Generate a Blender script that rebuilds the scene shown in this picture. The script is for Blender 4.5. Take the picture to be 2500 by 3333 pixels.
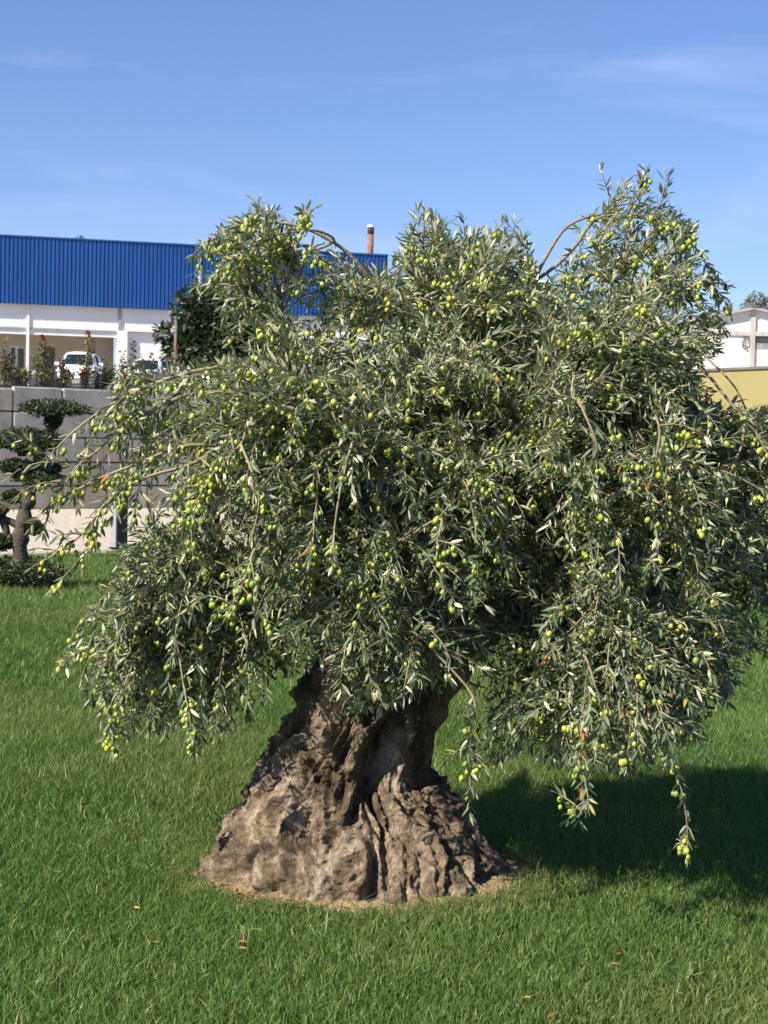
import bpy, bmesh, math, random
import numpy as np
from mathutils import Vector, Matrix, noise as mnoise
for o in list(bpy.data.objects): bpy.data.objects.remove(o)
R = math.radians
scene = bpy.context.scene
rng = np.random.default_rng(7)
random.seed(7)

# ------------------------------------------------------------------ camera
F = 5200.0                       # focal length in photo pixels (photo 2500 x 3333)
CAMH = 1.6
PITCH = math.atan(266.5 / F)
ROLL = R(1.4)
cam = bpy.data.cameras.new('camera'); camo = bpy.data.objects.new('camera', cam)
scene.collection.objects.link(camo); scene.camera = camo
CM = (Matrix.Rotation(R(90) - PITCH, 3, 'X') @ Matrix.Rotation(ROLL, 3, 'Z'))
camo.matrix_world = Matrix.Translation((0, 0, CAMH)) @ CM.to_4x4()
cam.sensor_fit = 'VERTICAL'; cam.sensor_height = 36; cam.sensor_width = 27
cam.lens = F / 3333 * 36
cam.clip_start = 0.1; cam.clip_end = 4000
cam.dof.use_dof = True; cam.dof.focus_distance = 5.5; cam.dof.aperture_fstop = 13
CMn = np.array(CM)

# ------------------------------------------------------------------ sky, sun, exposure
SUN_EL, SUN_A = R(42), R(38)     # azimuth: to the left, turned SUN_A towards the camera
sv = Vector((-math.cos(SUN_A) * math.cos(SUN_EL), -math.sin(SUN_A) * math.cos(SUN_EL), math.sin(SUN_EL)))
w = bpy.data.worlds.new('World'); scene.world = w; w.use_nodes = True
nt = w.node_tree; nt.nodes.clear()
out = nt.nodes.new('ShaderNodeOutputWorld'); bg = nt.nodes.new('ShaderNodeBackground')
sky = nt.nodes.new('ShaderNodeTexSky'); sky.sky_type = 'NISHITA'; sky.sun_disc = False
sky.sun_elevation = SUN_EL
sky.sun_rotation = math.atan2(sv.x, sv.y)
sky.altitude = 100; sky.air_density = 1.0; sky.dust_density = 0.25; sky.ozone_density = 5.5
tc = nt.nodes.new('ShaderNodeTexCoord')
mp = nt.nodes.new('ShaderNodeMapping'); mp.inputs['Scale'].default_value = (2.2, 2.2, 11.0)
mp.inputs['Rotation'].default_value = (0.0, R(10), 0.3)
nz = nt.nodes.new('ShaderNodeTexNoise'); nz.inputs['Scale'].default_value = 1.5; nz.inputs['Detail'].default_value = 7
nz.inputs['Roughness'].default_value = 0.58; nz.inputs['Distortion'].default_value = 0.5
mr = nt.nodes.new('ShaderNodeMapRange'); mr.inputs[1].default_value = 0.52; mr.inputs[2].default_value = 0.78; mp.inputs['Location'].default_value = (7, 2, 0.5)
mr.inputs[3].default_value = 0.0; mr.inputs[4].default_value = 0.27
mx = nt.nodes.new('ShaderNodeMix'); mx.data_type = 'RGBA'
mx.inputs[7].default_value = (7.0, 7.4, 8.6, 1)
L = nt.links.new
L(tc.outputs['Generated'], mp.inputs['Vector']); L(mp.outputs['Vector'], nz.inputs['Vector'])
L(nz.outputs['Fac'], mr.inputs[0]); L(mr.outputs[0], mx.inputs[0]); L(sky.outputs[0], mx.inputs[6])
wb_ = nt.nodes.new('ShaderNodeMix'); wb_.data_type = 'RGBA'; wb_.blend_type = 'MULTIPLY'; wb_.inputs[0].default_value = 1.0
wb_.inputs[7].default_value = (0.90, 0.90, 1.08, 1)      # the camera's cool white balance
L(mx.outputs[2], wb_.inputs[6]); L(wb_.outputs[2], bg.inputs[0]); L(bg.outputs[0], out.inputs[0])
bg.inputs[1].default_value = 0.075
sl = bpy.data.lights.new('sun', 'SUN'); sl.energy = 5.0; sl.angle = R(0.53); sl.color = (1.0, 0.915, 0.77)
so = bpy.data.objects.new('sun', sl); scene.collection.objects.link(so)
so.rotation_euler = sv.to_track_quat('Z', 'Y').to_euler(); so.location = sv * 50
scene.view_settings.view_transform = 'Standard'; scene.view_settings.look = 'None'
scene.view_settings.exposure = 0.9; scene.view_settings.gamma = 1

# ------------------------------------------------------------------ photo pixel <-> world
def ray(px, py):
    d = CM @ Vector(((px - 1250) / F, -(py - 1666.5) / F, -1.0)); return d
def P(px, py, y):                # point on the ray of a photo pixel at distance y
    d = ray(px, py); t = y / d.y
    return Vector((d.x * t, y, CAMH + d.z * t))
def ground(px, py, h=0.0):
    d = ray(px, py); t = (h - CAMH) / d.z
    return Vector((d.x * t, d.y * t, h))
D = 2500 / 1659.0
def W(dx, dy, y): return P(dx * D, dy * D, y)
def project(a):                  # world points (N,3) -> pixels of a 1659-wide view of the photo
    a = np.asarray(a, float).reshape(-1, 3) - np.array((0, 0, CAMH))
    c = a @ CMn
    return np.stack([(1250 + F * c[:, 0] / -c[:, 2]) / D, (1666.5 - F * c[:, 1] / -c[:, 2]) / D], 1)

# ------------------------------------------------------------------ materials
MATS = {}
def nodes_of(name):
    m = bpy.data.materials.new(name); m.use_nodes = True; MATS[name] = m
    n = m.node_tree; b = n.nodes['Principled BSDF']
    return m, n, b
def N(n, t, **k):
    x = n.nodes.new(t)
    for a, v in k.items():
        if a in ('Scale', 'Detail', 'Roughness', 'Distortion', 'Randomness'): x.inputs[a].default_value = v
        else: setattr(x, a, v)
    return x
def ramp(n, stops):
    r = n.nodes.new('ShaderNodeValToRGB'); e = r.color_ramp.elements
    while len(e) < len(stops): e.new(0.5)
    for i, (p, c) in enumerate(stops):
        e[i].position = p; e[i].color = (*c, 1)
    return r
def plain(name, c1, c2=None, scale=3.0, rough=0.7, bump=0.0, bscale=40, metallic=0.0, spec=0.5, stretch=None, detail=6):
    m, n, b = nodes_of(name)
    b.inputs['Roughness'].default_value = rough; b.inputs['Metallic'].default_value = metallic
    b.inputs['Specular IOR Level'].default_value = spec
    g = N(n, 'ShaderNodeNewGeometry'); src = g.outputs['Position']
    if stretch:
        mm = N(n, 'ShaderNodeMapping'); mm.inputs['Scale'].default_value = stretch
        n.links.new(src, mm.inputs['Vector']); src = mm.outputs['Vector']
    if c2:
        t = N(n, 'ShaderNodeTexNoise', Scale=scale, Detail=detail, Roughness=0.6)
        n.links.new(src, t.inputs['Vector'])
        r = ramp(n, [(0.3, c1), (0.7, c2)]); n.links.new(t.outputs['Fac'], r.inputs[0])
        n.links.new(r.outputs[0], b.inputs['Base Color'])
    else: b.inputs['Base Color'].default_value = (*c1, 1)
    if bump:
        t = N(n, 'ShaderNodeTexNoise', Scale=bscale, Detail=5); n.links.new(src, t.inputs['Vector'])
        bp = N(n, 'ShaderNodeBump'); bp.inputs['Strength'].default_value = bump; bp.inputs['Distance'].default_value = 0.02
        n.links.new(t.outputs['Fac'], bp.inputs['Height']); n.links.new(bp.outputs[0], b.inputs['Normal'])
    return m
def leaf_mat(name, under, under_mix, transl, rough=0.5, spec=0.5, tcol=(1.3, 1.5, 0.5)):
    """two-sided leaf: the point colour on its upper face, a paler underside, a little light through it"""
    m, n, b = nodes_of(name)
    a = N(n, 'ShaderNodeAttribute', attribute_name='col'); g = N(n, 'ShaderNodeNewGeometry')
    mu = N(n, 'ShaderNodeMix', data_type='RGBA'); mu.inputs[0].default_value = under_mix
    mu.inputs[7].default_value = (*under, 1); n.links.new(a.outputs['Color'], mu.inputs[6])
    mb = N(n, 'ShaderNodeMix', data_type='RGBA'); n.links.new(g.outputs['Backfacing'], mb.inputs[0])
    n.links.new(a.outputs['Color'], mb.inputs[6]); n.links.new(mu.outputs[2], mb.inputs[7])
    n.links.new(mb.outputs[2], b.inputs['Base Color'])
    b.inputs['Roughness'].default_value = rough; b.inputs['Specular IOR Level'].default_value = spec
    t = N(n, 'ShaderNodeBsdfTranslucent'); ms = N(n, 'ShaderNodeMixShader'); ms.inputs[0].default_value = transl
    mt = N(n, 'ShaderNodeMix', data_type='RGBA', blend_type='MULTIPLY'); mt.inputs[0].default_value = 1.0
    n.links.new(a.outputs['Color'], mt.inputs[6]); mt.inputs[7].default_value = (*tcol, 1)
    n.links.new(mt.outputs[2], t.inputs['Color'])
    o = n.nodes['Material Output']
    n.links.new(b.outputs[0], ms.inputs[1]); n.links.new(t.outputs[0], ms.inputs[2]); n.links.new(ms.outputs[0], o.inputs['Surface'])
    return m

M_leaf = leaf_mat('olive_leaf', (0.50, 0.49, 0.33), 0.8, 0.10, 0.42, 0.45)
M_grass = leaf_mat('grass_blade', (0.10, 0.17, 0.03), 0.15, 0.30, 0.42, 0.35, (1.2, 1.5, 0.5))
M_foliage = leaf_mat('foliage', (0.09, 0.11, 0.05), 0.4, 0.15, 0.45, 0.5)
M_petal = leaf_mat('petal', (0.6, 0.5, 0.45), 0.1, 0.15, 0.6, 0.3, (1, 1, 1))
m, n, b = nodes_of('olive_fruit'); M_olive = m
a = N(n, 'ShaderNodeAttribute', attribute_name='col'); n.links.new(a.outputs['Color'], b.inputs['Base Color'])
b.inputs['Roughness'].default_value = 0.38; b.inputs['Subsurface Weight'].default_value = 0.0
# bark of the old trunk
m, n, b = nodes_of('old_bark'); M_bark = m
g = N(n, 'ShaderNodeNewGeometry')
mpn = N(n, 'ShaderNodeMapping'); mpn.inputs['Scale'].default_value = (1, 1, 0.36); n.links.new(g.outputs['Position'], mpn.inputs['Vector'])
t1 = N(n, 'ShaderNodeTexNoise', Scale=7.0, Detail=9, Roughness=0.68, Distortion=0.7); n.links.new(mpn.outputs[0], t1.inputs['Vector'])
r1 = ramp(n, [(0.32, (0.060, 0.046, 0.034)), (0.45, (0.19, 0.148, 0.103)), (0.54, (0.40, 0.315, 0.225)), (0.65, (0.60, 0.53, 0.43))])
n.links.new(t1.outputs['Fac'], r1.inputs[0])
t2 = N(n, 'ShaderNodeTexNoise', Scale=34.0, Detail=8, Roughness=0.72, Distortion=0.4); n.links.new(mpn.outputs[0], t2.inputs['Vector'])
r2 = ramp(n, [(0.38, (0.30, 0.27, 0.24)), (0.60, (1.08, 1.05, 1.0))]); n.links.new(t2.outputs['Fac'], r2.inputs[0])
mm = N(n, 'ShaderNodeMix', data_type='RGBA', blend_type='MULTIPLY'); mm.inputs[0].default_value = 0.85
n.links.new(r1.outputs[0], mm.inputs[6]); n.links.new(r2.outputs[0], mm.inputs[7])
n.links.new(mm.outputs[2], b.inputs['Base Color']); b.inputs['Roughness'].default_value = 0.9; b.inputs['Specular IOR Level'].default_value = 0.2
v1 = N(n, 'ShaderNodeTexVoronoi', Scale=38.0, feature='DISTANCE_TO_EDGE'); 
mpw = N(n, 'ShaderNodeTexNoise', Scale=9.0, Detail=4); n.links.new(g.outputs['Position'], mpw.inputs['Vector'])
va = N(n, 'ShaderNodeVectorMath', operation='MULTIPLY_ADD'); n.links.new(mpw.outputs['Color'], va.inputs[0]); va.inputs[1].default_value = (.12, .12, .12); n.links.new(mpn.outputs[0], va.inputs[2])
n.links.new(va.outputs[0], v1.inputs['Vector'])
b1 = N(n, 'ShaderNodeBump'); b1.inputs['Strength'].default_value = 0.75; b1.inputs['Distance'].default_value = 0.02
n.links.new(v1.outputs['Distance'], b1.inputs['Height'])
b2 = N(n, 'ShaderNodeBump'); b2.inputs['Strength'].default_value = 0.9; b2.inputs['Distance'].default_value = 0.03
n.links.new(t2.outputs['Fac'], b2.inputs['Height']); n.links.new(b1.outputs[0], b2.inputs['Normal']); 
t3 = N(n, 'ShaderNodeTexNoise', Scale=110.0, Detail=6, Roughness=0.7); n.links.new(mpn.outputs[0], t3.inputs['Vector'])
b3 = N(n, 'ShaderNodeBump'); b3.inputs['Strength'].default_value = 0.8; b3.inputs['Distance'].default_value = 0.012
n.links.new(t3.outputs['Fac'], b3.inputs['Height']); n.links.new(b2.outputs[0], b3.inputs['Normal']); n.links.new(b3.outputs[0], b.inputs['Normal'])

M_branch = plain('olive_branch', (0.16, 0.125, 0.085), (0.32, 0.26, 0.18), 9, 0.85, 0.5, 60, spec=0.2)
M_twig = plain('olive_twig', (0.20, 0.165, 0.10), (0.33, 0.28, 0.18), 14, 0.8, spec=0.2)
M_bark2 = plain('dark_bark', (0.045, 0.036, 0.03), (0.11, 0.09, 0.072), 14, 0.9, 0.8, 30, spec=0.2)
M_soil = plain('soil_dry', (0.17, 0.115, 0.07), (0.42, 0.31, 0.19), 22, 0.95, 0.9, 70, spec=0.1)
M_turf = plain('turf_soil', (0.018, 0.032, 0.008), (0.04, 0.062, 0.016), 6, 0.95, 0.6, 60, spec=0.1)
M_gravel = plain('gravel', (0.32, 0.28, 0.22), (0.60, 0.54, 0.46), 9, 0.95, 0.8, 60, spec=0.15, detail=9)
M_terrace = plain('terrace_gravel', (0.26, 0.23, 0.19), (0.4, 0.36, 0.3), 2, 0.95, spec=0.1)
M_ground = plain('far_ground', (0.10, 0.12, 0.05), (0.2, 0.18, 0.1), 0.1, 0.95, spec=0.1)
M_stone = [plain('limestone_%d' % i, c1, c2, 2.2, 0.93, 0.7, 18, spec=0.15, detail=9) for i, (c1, c2) in enumerate([
    ((0.30, 0.285, 0.265), (0.54, 0.51, 0.46)), ((0.35, 0.32, 0.29), (0.60, 0.55, 0.49)), ((0.25, 0.24, 0.225), (0.48, 0.45, 0.42)), ((0.33, 0.285, 0.24), (0.55, 0.49, 0.41))])]
M_mortar = plain('dark_mortar', (0.07, 0.065, 0.06), (0.13, 0.12, 0.105), 8, 0.95, spec=0.1)  # the joints' own dark mortar colour
M_khaki = plain('khaki_paint', (0.27, 0.235, 0.10), (0.31, 0.27, 0.12), 1.3, 0.75, 0.15, 30, spec=0.25)
M_coping = plain('dark_coping', (0.10, 0.095, 0.085), (0.17, 0.16, 0.14), 5, 0.8)
M_blue = plain('blue_sheet', (0.009, 0.060, 0.235), (0.016, 0.088, 0.315), 0.8, 0.42, spec=0.4, stretch=(3, 3, .4))
M_greensheet = plain('green_sheet', (0.006, 0.060, 0.048), (0.010, 0.085, 0.065), 0.5, 0.5, stretch=(3, 3, .4))
M_white = plain('white_paint', (0.74, 0.74, 0.74), (0.82, 0.81, 0.80), 0.9, 0.7, stretch=(1, 1, .3))
M_white2 = plain('white_render', (0.62, 0.62, 0.62), (0.82, 0.81, 0.8), 0.8, 0.85, stretch=(1, 1, .25), detail=10)
M_beige = plain('beige_render', (0.50, 0.43, 0.37), (0.58, 0.51, 0.44), 0.6, 0.85)
M_greymetal = plain('grey_metal', (0.27, 0.28, 0.30), (0.36, 0.37, 0.39), 2, 0.5, metallic=0.2)
M_concrete = plain('raw_concrete', (0.36, 0.34, 0.31), (0.56, 0.53, 0.49), 1.8, 0.9, stretch=(4, 4, .8), detail=9)
M_roofsheet = plain('roof_sheet', (0.30, 0.29, 0.28), (0.42, 0.40, 0.38), 2, 0.85)
M_darkvoid = plain('dark_interior', (0.03, 0.032, 0.036), (0.07, 0.07, 0.075), 1.5, 0.8)
M_stained = plain('stained_render', (0.10, 0.11, 0.125), (0.45, 0.45, 0.46), 1.6, 0.85, stretch=(2, 2, 1.2), detail=8)
M_glass = plain('dark_glass', (0.012, 0.016, 0.02), None, rough=0.06, spec=0.8)
M_brown = plain('brown_door', (0.10, 0.07, 0.065), (0.14, 0.10, 0.09), 2, 0.6)
M_rust = plain('rusty_pipe', (0.16, 0.075, 0.045), (0.30, 0.16, 0.10), 4, 0.8, spec=0.3)
M_soot = plain('soot', (0.02, 0.018, 0.017), (0.05, 0.045, 0.04), 6, 0.85)
M_carwhite = plain('car_paint_white', (0.80, 0.81, 0.83), None, rough=0.25, spec=0.6)
M_carsilver = plain('car_paint_silver', (0.40, 0.45, 0.52), None, rough=0.28, metallic=0.5)
M_carred = plain('car_lamp_red', (0.35, 0.01, 0.01), None, rough=0.2)
M_lamp = plain('car_lamp_clear', (0.6, 0.62, 0.65), None, rough=0.1)
M_black = plain('black_plastic', (0.018, 0.018, 0.02), (0.03, 0.03, 0.03), 5, 0.5)
M_postdark = plain('bollard_paint', (0.05, 0.048, 0.048), (0.075, 0.07, 0.07), 8, 0.55, metallic=0.2)
M_cable = plain('cable_black', (0.03, 0.03, 0.032), None, rough=0.6)

# ------------------------------------------------------------------ object helpers
C = scene.collection
def link(name, me, mat=None, parent=None, kind=None):
    o = bpy.data.objects.new(name, me); C.objects.link(o)
    if mat and me and not me.materials: me.materials.append(mat)
    if parent:
        o.parent = parent
        if not parent.get('_local'): o.matrix_parent_inverse = Matrix.Translation(-parent.location)
    if kind: o['kind'] = kind
    return o
def thing(name, label, cat, loc, rotz=0.0, group=None, local=False):
    o = bpy.data.objects.new(name, None); C.objects.link(o); o.location = loc; o.rotation_euler = (0, 0, rotz)
    o.empty_display_size = 0.2; o['label'] = label; o['category'] = cat
    if group: o['group'] = group
    if local: o['_local'] = 1
    return o
def tag(o, label, cat, group=None):
    o['label'] = label; o['category'] = cat
    if group: o['group'] = group
    return o
def bm_mesh(name, bm, smooth=False):
    me = bpy.data.meshes.new(name); bmesh.ops.recalc_face_normals(bm, faces=bm.faces[:]); bm.to_mesh(me); bm.free()
    if smooth: me.shade_smooth()
    else: me.shade_flat()
    return me
def tri_mesh(name, v, f, col=None, smooth=False):
    v = np.asarray(v, np.float32).reshape(-1, 3); f = np.asarray(f, np.int32).reshape(-1, 3)
    me = bpy.data.meshes.new(name); me.vertices.add(len(v)); me.vertices.foreach_set('co', v.ravel())
    me.loops.add(f.size); me.loops.foreach_set('vertex_index', f.ravel())
    me.polygons.add(len(f)); me.polygons.foreach_set('loop_start', np.arange(0, f.size, 3, dtype=np.int32))
    if col is not None:
        a = me.color_attributes.new('col', 'FLOAT_COLOR', 'POINT')
        c = np.ones((len(v), 4), np.float32); c[:, :3] = col; a.data.foreach_set('color', c.ravel())
    me.update(calc_edges=True)
    if smooth: me.shade_smooth()
    else: me.shade_flat()
    return me
def box(bm, x0, x1, y0, y1, z0, z1, bev=0.0):
    vs = [bm.verts.new((x, y, z)) for x in (x0, x1) for y in (y0, y1) for z in (z0, z1)]
    for q in ((0, 1, 3, 2), (4, 6, 7, 5), (0, 4, 5, 1), (2, 3, 7, 6), (0, 2, 6, 4), (1, 5, 7, 3)):
        bm.faces.new([vs[i] for i in q])
    if bev:
        es = list({e for v in vs for e in v.link_edges})
        bmesh.ops.bevel(bm, geom=es, offset=bev, segments=2, affect='EDGES', profile=0.5)
def box_obj(name, parent, mat, x0, x1, y0, y1, z0, z1, bev=0.0):
    bm = bmesh.new(); box(bm, x0, x1, y0, y1, z0, z1, bev)
    return link(name, bm_mesh(name, bm), mat, parent)
def tube(pts, rad, sides=6, caps=True):
    """returns verts, tris of a tube along pts"""
    pts = np.asarray(pts, float); n = len(pts); rad = np.broadcast_to(rad, (n,))
    t = np.gradient(pts, axis=0); t /= np.linalg.norm(t, axis=1)[:, None] + 1e-9
    up = np.array((0.31, 0.17, 0.93)); u = np.cross(t, up); u /= np.linalg.norm(u, axis=1)[:, None] + 1e-9
    for i in range(1, n):
        if u[i] @ u[i - 1] < 0: u[i] = -u[i]
    vv = np.cross(t, u)
    a = np.arange(sides) * 2 * math.pi / sides
    ring = pts[:, None] + rad[:, None, None] * (np.cos(a)[None, :, None] * u[:, None] + np.sin(a)[None, :, None] * vv[:, None])
    v = ring.reshape(-1, 3); f = []
    i = np.arange(n - 1)[:, None] * sides; k = np.arange(sides)[None]; k2 = (k + 1) % sides
    A, B, Cc, Dd = i + k, i + k2, i + sides + k2, i + sides + k
    f = np.concatenate([np.stack([A, B, Cc], -1).reshape(-1, 3), np.stack([A, Cc, Dd], -1).reshape(-1, 3)])
    if caps:
        e = np.array([[(n - 1) * sides, (n - 1) * sides + j, (n - 1) * sides + j + 1] for j in range(1, sides - 1)])
        s = np.array([[0, j + 1, j] for j in range(1, sides - 1)])
        f = np.concatenate([f, e, s])
    return v, f
class Acc:
    def __init__(s): s.v = []; s.f = []; s.n = 0
    def add(s, v, f): s.v.append(v); s.f.append(np.asarray(f) + s.n); s.n += len(v)
    def mesh(s, name, smooth=True): return tri_mesh(name, np.concatenate(s.v), np.concatenate(s.f), smooth=smooth)
def smooth_path(pts, n):
    """Catmull-Rom through pts"""
    p = np.asarray(pts, float); p = np.vstack([2 * p[0] - p[1], p, 2 * p[-1] - p[-2]]); o = []
    m = len(p) - 3
    for k in range(n):
        u = k / (n - 1) * m; i = min(int(u), m - 1); t = u - i
        a, b_, c, d = p[i:i + 4]
        o.append(0.5 * (2 * b_ + (c - a) * t + (2 * a - 5 * b_ + 4 * c - d) * t * t + (3 * b_ - a - 3 * c + d) * t ** 3))
    return np.array(o)
# leaf template: x along the blade, y across, z up
LT = np.array([(0, 0, 0), (.30, .5, .0), (.30, 0, -.5), (.30, -.5, .0), (.68, .44, 0), (.68, 0, -.5), (.68, -.44, 0), (1, 0, 0)], float)
LF = np.array([(0, 3, 2), (0, 2, 1), (1, 2, 5), (1, 5, 4), (2, 3, 6), (2, 6, 5), (4, 5, 7), (5, 6, 7)])
def unit(a): return a / (np.linalg.norm(a, axis=-1, keepdims=True) + 1e-9)
def leaves_np(pos, d, nrm, ln, wd, curl, fold=0.30):
    """arrays -> verts, tris for V-folded, slightly curled leaves"""
    d = unit(d); y = unit(np.cross(nrm, d)); z = np.cross(d, y)
    x = LT[None, :, 0] * ln[:, None]; yy = LT[None, :, 1] * wd[:, None]
    zz = LT[None, :, 2] * wd[:, None] * fold - curl[:, None] * LT[None, :, 0] ** 2 * ln[:, None]
    v = pos[:, None] + x[..., None] * d[:, None] + yy[..., None] * y[:, None] + zz[..., None] * z[:, None]
    f = LF[None] + (np.arange(len(pos)) * 8)[:, None, None]
    return v.reshape(-1, 3), f.reshape(-1, 3)
def inpoly(p, poly):
    poly = np.asarray(poly, float); x, y = p[:, 0], p[:, 1]; r = np.zeros(len(p), bool); j = len(poly) - 1
    for i in range(len(poly)):
        xi, yi = poly[i]; xj, yj = poly[j]
        c = ((yi > y) != (yj > y)) & (x < (xj - xi) * (y - yi) / (yj - yi + 1e-12) + xi); r ^= c; j = i
    return r

# ================================================================== THE GROUND
bm = bmesh.new(); S = 1500
vs = [bm.verts.new(p) for p in ((-S, -S, -.03), (S, -S, -.03), (S, S, -.03), (-S, S, -.03))]; bm.faces.new(vs)
link('ground', bm_mesh('ground', bm), M_ground, kind='structure')
WD = np.array((1.0, 0.78)); WD /= np.linalg.norm(WD)           # run of the block wall
W0 = np.array(P(0, 1659, 28.7))[:2]; W0 = np.array(ground(0, 1659))[:2]
CORNER = W0 + WD * ((1.4 - W0[0]) / WD[0])
GP0 = np.array(P(2500, 1400, 25.0))[:2]; GD = (GP0 - CORNER) / np.linalg.norm(GP0 - CORNER)
LE = np.array(ground(230, 1809))[:2]                            # lawn edge
def lawn_edge(x): return LE[1] + 0.8 * (x - LE[0]) + 0.15 * np.sin(x * 1.3)
def sheet(name, pts, z, mat):
    bm = bmesh.new(); vs = [bm.verts.new((p[0], p[1], z)) for p in pts]; bm.faces.new(vs)
    return link(name, bm_mesh(name, bm), mat, kind='structure')
wl = W0 - WD * 8
gend = CORNER + GD * 20
sheet('gravel_yard', [wl, CORNER, gend, (gend[0] + 2, 1.0), (wl[0], 1.0)], 0.0, M_gravel)
lx = np.linspace(-11, 5.0, 40)
sheet('lawn', [(-11, 1.2), (10.5, 1.2), (9.0, 17.0), (6.3, 23.5)] + [(x, lawn_edge(x)) for x in lx[::-1]], 0.006, M_turf)
# terrace behind the block wall
def terr_h(y): return 2.12 + 0.98 * min(max((y - 30) / 45.0, 0), 1)
bm = bmesh.new(); rows = []
for off in (0.3, 6, 14, 24, 34, 44, 60, 110):
    row = []
    for s in (-70, -30, -8, 0, 8, 20, 60, 110):
        p = W0 + WD * s + np.array((-WD[1], WD[0])) * off
        row.append(bm.verts.new((p[0], p[1], 2.12 + 0.98 * min(off / 38.0, 1))))
    rows.append(row)
for i in range(len(rows) - 1):
    for j in range(7): bm.faces.new((rows[i][j], rows[i][j + 1], rows[i + 1][j + 1], rows[i + 1][j]))
bot = [bm.verts.new((v.co.x, v.co.y, -0.5)) for v in rows[0]]
for j in range(7): bm.faces.new((rows[0][j], bot[j], bot[j + 1], rows[0][j + 1]))
link('upper_terrace', bm_mesh('upper_terrace', bm), M_terrace, kind='structure')
def terr_at(x, y):
    off = (np.array((x, y)) - W0) @ np.array((-WD[1], WD[0]))
    return 2.12 + 0.98 * min(max(off / 38.0, 0), 1)

# ================================================================== BLOCK WALL
wall = thing('stone_block_wall', 'grey retaining wall of large rough stone blocks behind the gravel yard', 'wall', (*wl, 0), math.atan2(WD[1], WD[0]), local=True)
WLEN = float(np.linalg.norm(CORNER - wl)) - 0.12
box_obj('wall_core', wall, M_mortar, 0, WLEN, 0.10, 0.42, -0.2, 2.25)
hs = [0.0, 0.44, 0.88, 1.33, 1.79, 2.21]; hts = [0.44, 0.44, 0.45, 0.46, 0.42, 0.0]
rb = random.Random(3); variants = {}
def block_mesh(seed, ln, h):
    bm = bmesh.new(); box(bm, 0, ln - 0.03, 0, 0.40, 0, h - 0.022)
    bmesh.ops.bevel(bm, geom=[e for e in bm.edges], offset=0.022, segments=2, affect='EDGES', profile=0.5)
    for v in bm.verts:
        k = mnoise.noise_vector(Vector((v.co.x * 2.3 + seed * 9.1, v.co.y * 2, v.co.z * 3)))
        v.co += Vector((k.x * .012, k.y * .010, k.z * .010))
    return bm_mesh('block', bm)
topz = []
for r_ in range(5):
    x = -rb.uniform(0, 0.6) if r_ % 2 else 0.0
    x = max(x, 0)
    first = rb.uniform(0.5, 1.1)
    while x < WLEN - 0.05:
        ln = first if x == 0 else rb.choice((0.72, 0.86, 0.98, 1.1, 1.22, 1.35))
        ln = min(ln, WLEN - x)
        if WLEN - x - ln < 0.3: ln = WLEN - x
        hh = hts[r_] + (rb.uniform(0.0, 0.06) if r_ == 4 else 0)
        o = link('block', block_mesh(rb.random() * 50, ln, hh), M_stone[rb.randrange(4)], wall)
        o.location = (x, rb.uniform(-.012, .012), hs[r_]); x += ln

# ================================================================== KHAKI WALL
gw = thing('garden_wall', 'smooth khaki painted boundary wall with dark coping below the white gable', 'wall', (*CORNER, 0), math.atan2(GD[1], GD[0]), local=True)
GL = 20.0
box_obj('wall_face', gw, M_khaki, 0.0, GL, 0.0, 0.22, -0.1, 2.70)
box_obj('coping', gw, M_coping, -0.02, GL + .02, -0.03, 0.25, 2.703, 2.745)

# ================================================================== BLUE WAREHOUSE
FDIR = np.array((1.0, 0.25)); FDIR /= np.linalg.norm(FDIR); FN = np.array((FDIR[1], -FDIR[0]))
FO = np.array(P(0, 1000, 75.0))[:2]; FBASE = 3.08
def fac(px, py, back=0.0):
    d = ray(px, py); o = FO - FN * back
    t = (FN @ o) / (FN @ np.array((d.x, d.y)))
    p = np.array((d.x * t, d.y * t)); return float((p - FO) @ FDIR), CAMH + d.z * t - FBASE
bw = thing('blue_warehouse', 'long warehouse with blue ribbed cladding above a white band and recessed beige front', 'building', (*FO, FBASE), math.atan2(FDIR[1], FDIR[0]), local=True)
S0, S1 = -14.0, fac(1257, 900)[0]
HT = fac(0, 770)[1]; HB = fac(0, 988)[1]; HBEAM = fac(0, 1062)[1]; HBEAM2 = fac(0, 1079)[1]
def corrugated(x0, x1, z0, z1, y, pitch, depth):
    bm = bmesh.new(); prof = []; x = x0
    while x < x1 - pitch * .5:
        prof += [(x, 0), (x + pitch * .60, 0), (x + pitch * .70, depth), (x + pitch * .90, depth)]; x += pitch
    prof.append((min(x, x1), 0))
    a = [bm.verts.new((p[0], y + p[1], z0)) for p in prof]; c = [bm.verts.new((p[0], y + p[1], z1)) for p in prof]
    for i in range(len(prof) - 1): bm.faces.new((a[i], a[i + 1], c[i + 1], c[i]))
    for f in bm.faces: f.normal_flip() if f.normal.y > 0 else None
    me = bpy.data.meshes.new('cladding'); bm.normal_update(); bm.to_mesh(me); bm.free(); me.shade_flat(); return me
cl = link('cladding', corrugated(S0, S1, HB, HT, -0.32, 0.19, 0.06), M_blue, bw)
box_obj('ridge_trim', bw, M_blue, S0, S1 + .02, -0.36, 0.0, HT + .003, HT + .07)
box_obj('side_cladding', bw, M_blue, S1 - .08, S1, -0.25, 24, HB - 4, HT)
box_obj('roof', bw, M_roofsheet, S0, S1 - .1, 0.02, 24, HT - .35, HT - .15)
cols = [fac(px, 1030)[0] for px in (91, 390)]
step = cols[1] - cols[0]; allc = [cols[0] + step * k for k in range(-4, 6) if S0 < cols[0] + step * k < S1 - .3]
edges = [S0] + allc + [S1 - .1]
for i in range(len(edges) - 1):      # white band, a panel a bay
    box_obj('white_panel', bw, M_white, edges[i] + .07, edges[i + 1] - .07, 0.0, 0.12, HBEAM, HT - .4)
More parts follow.
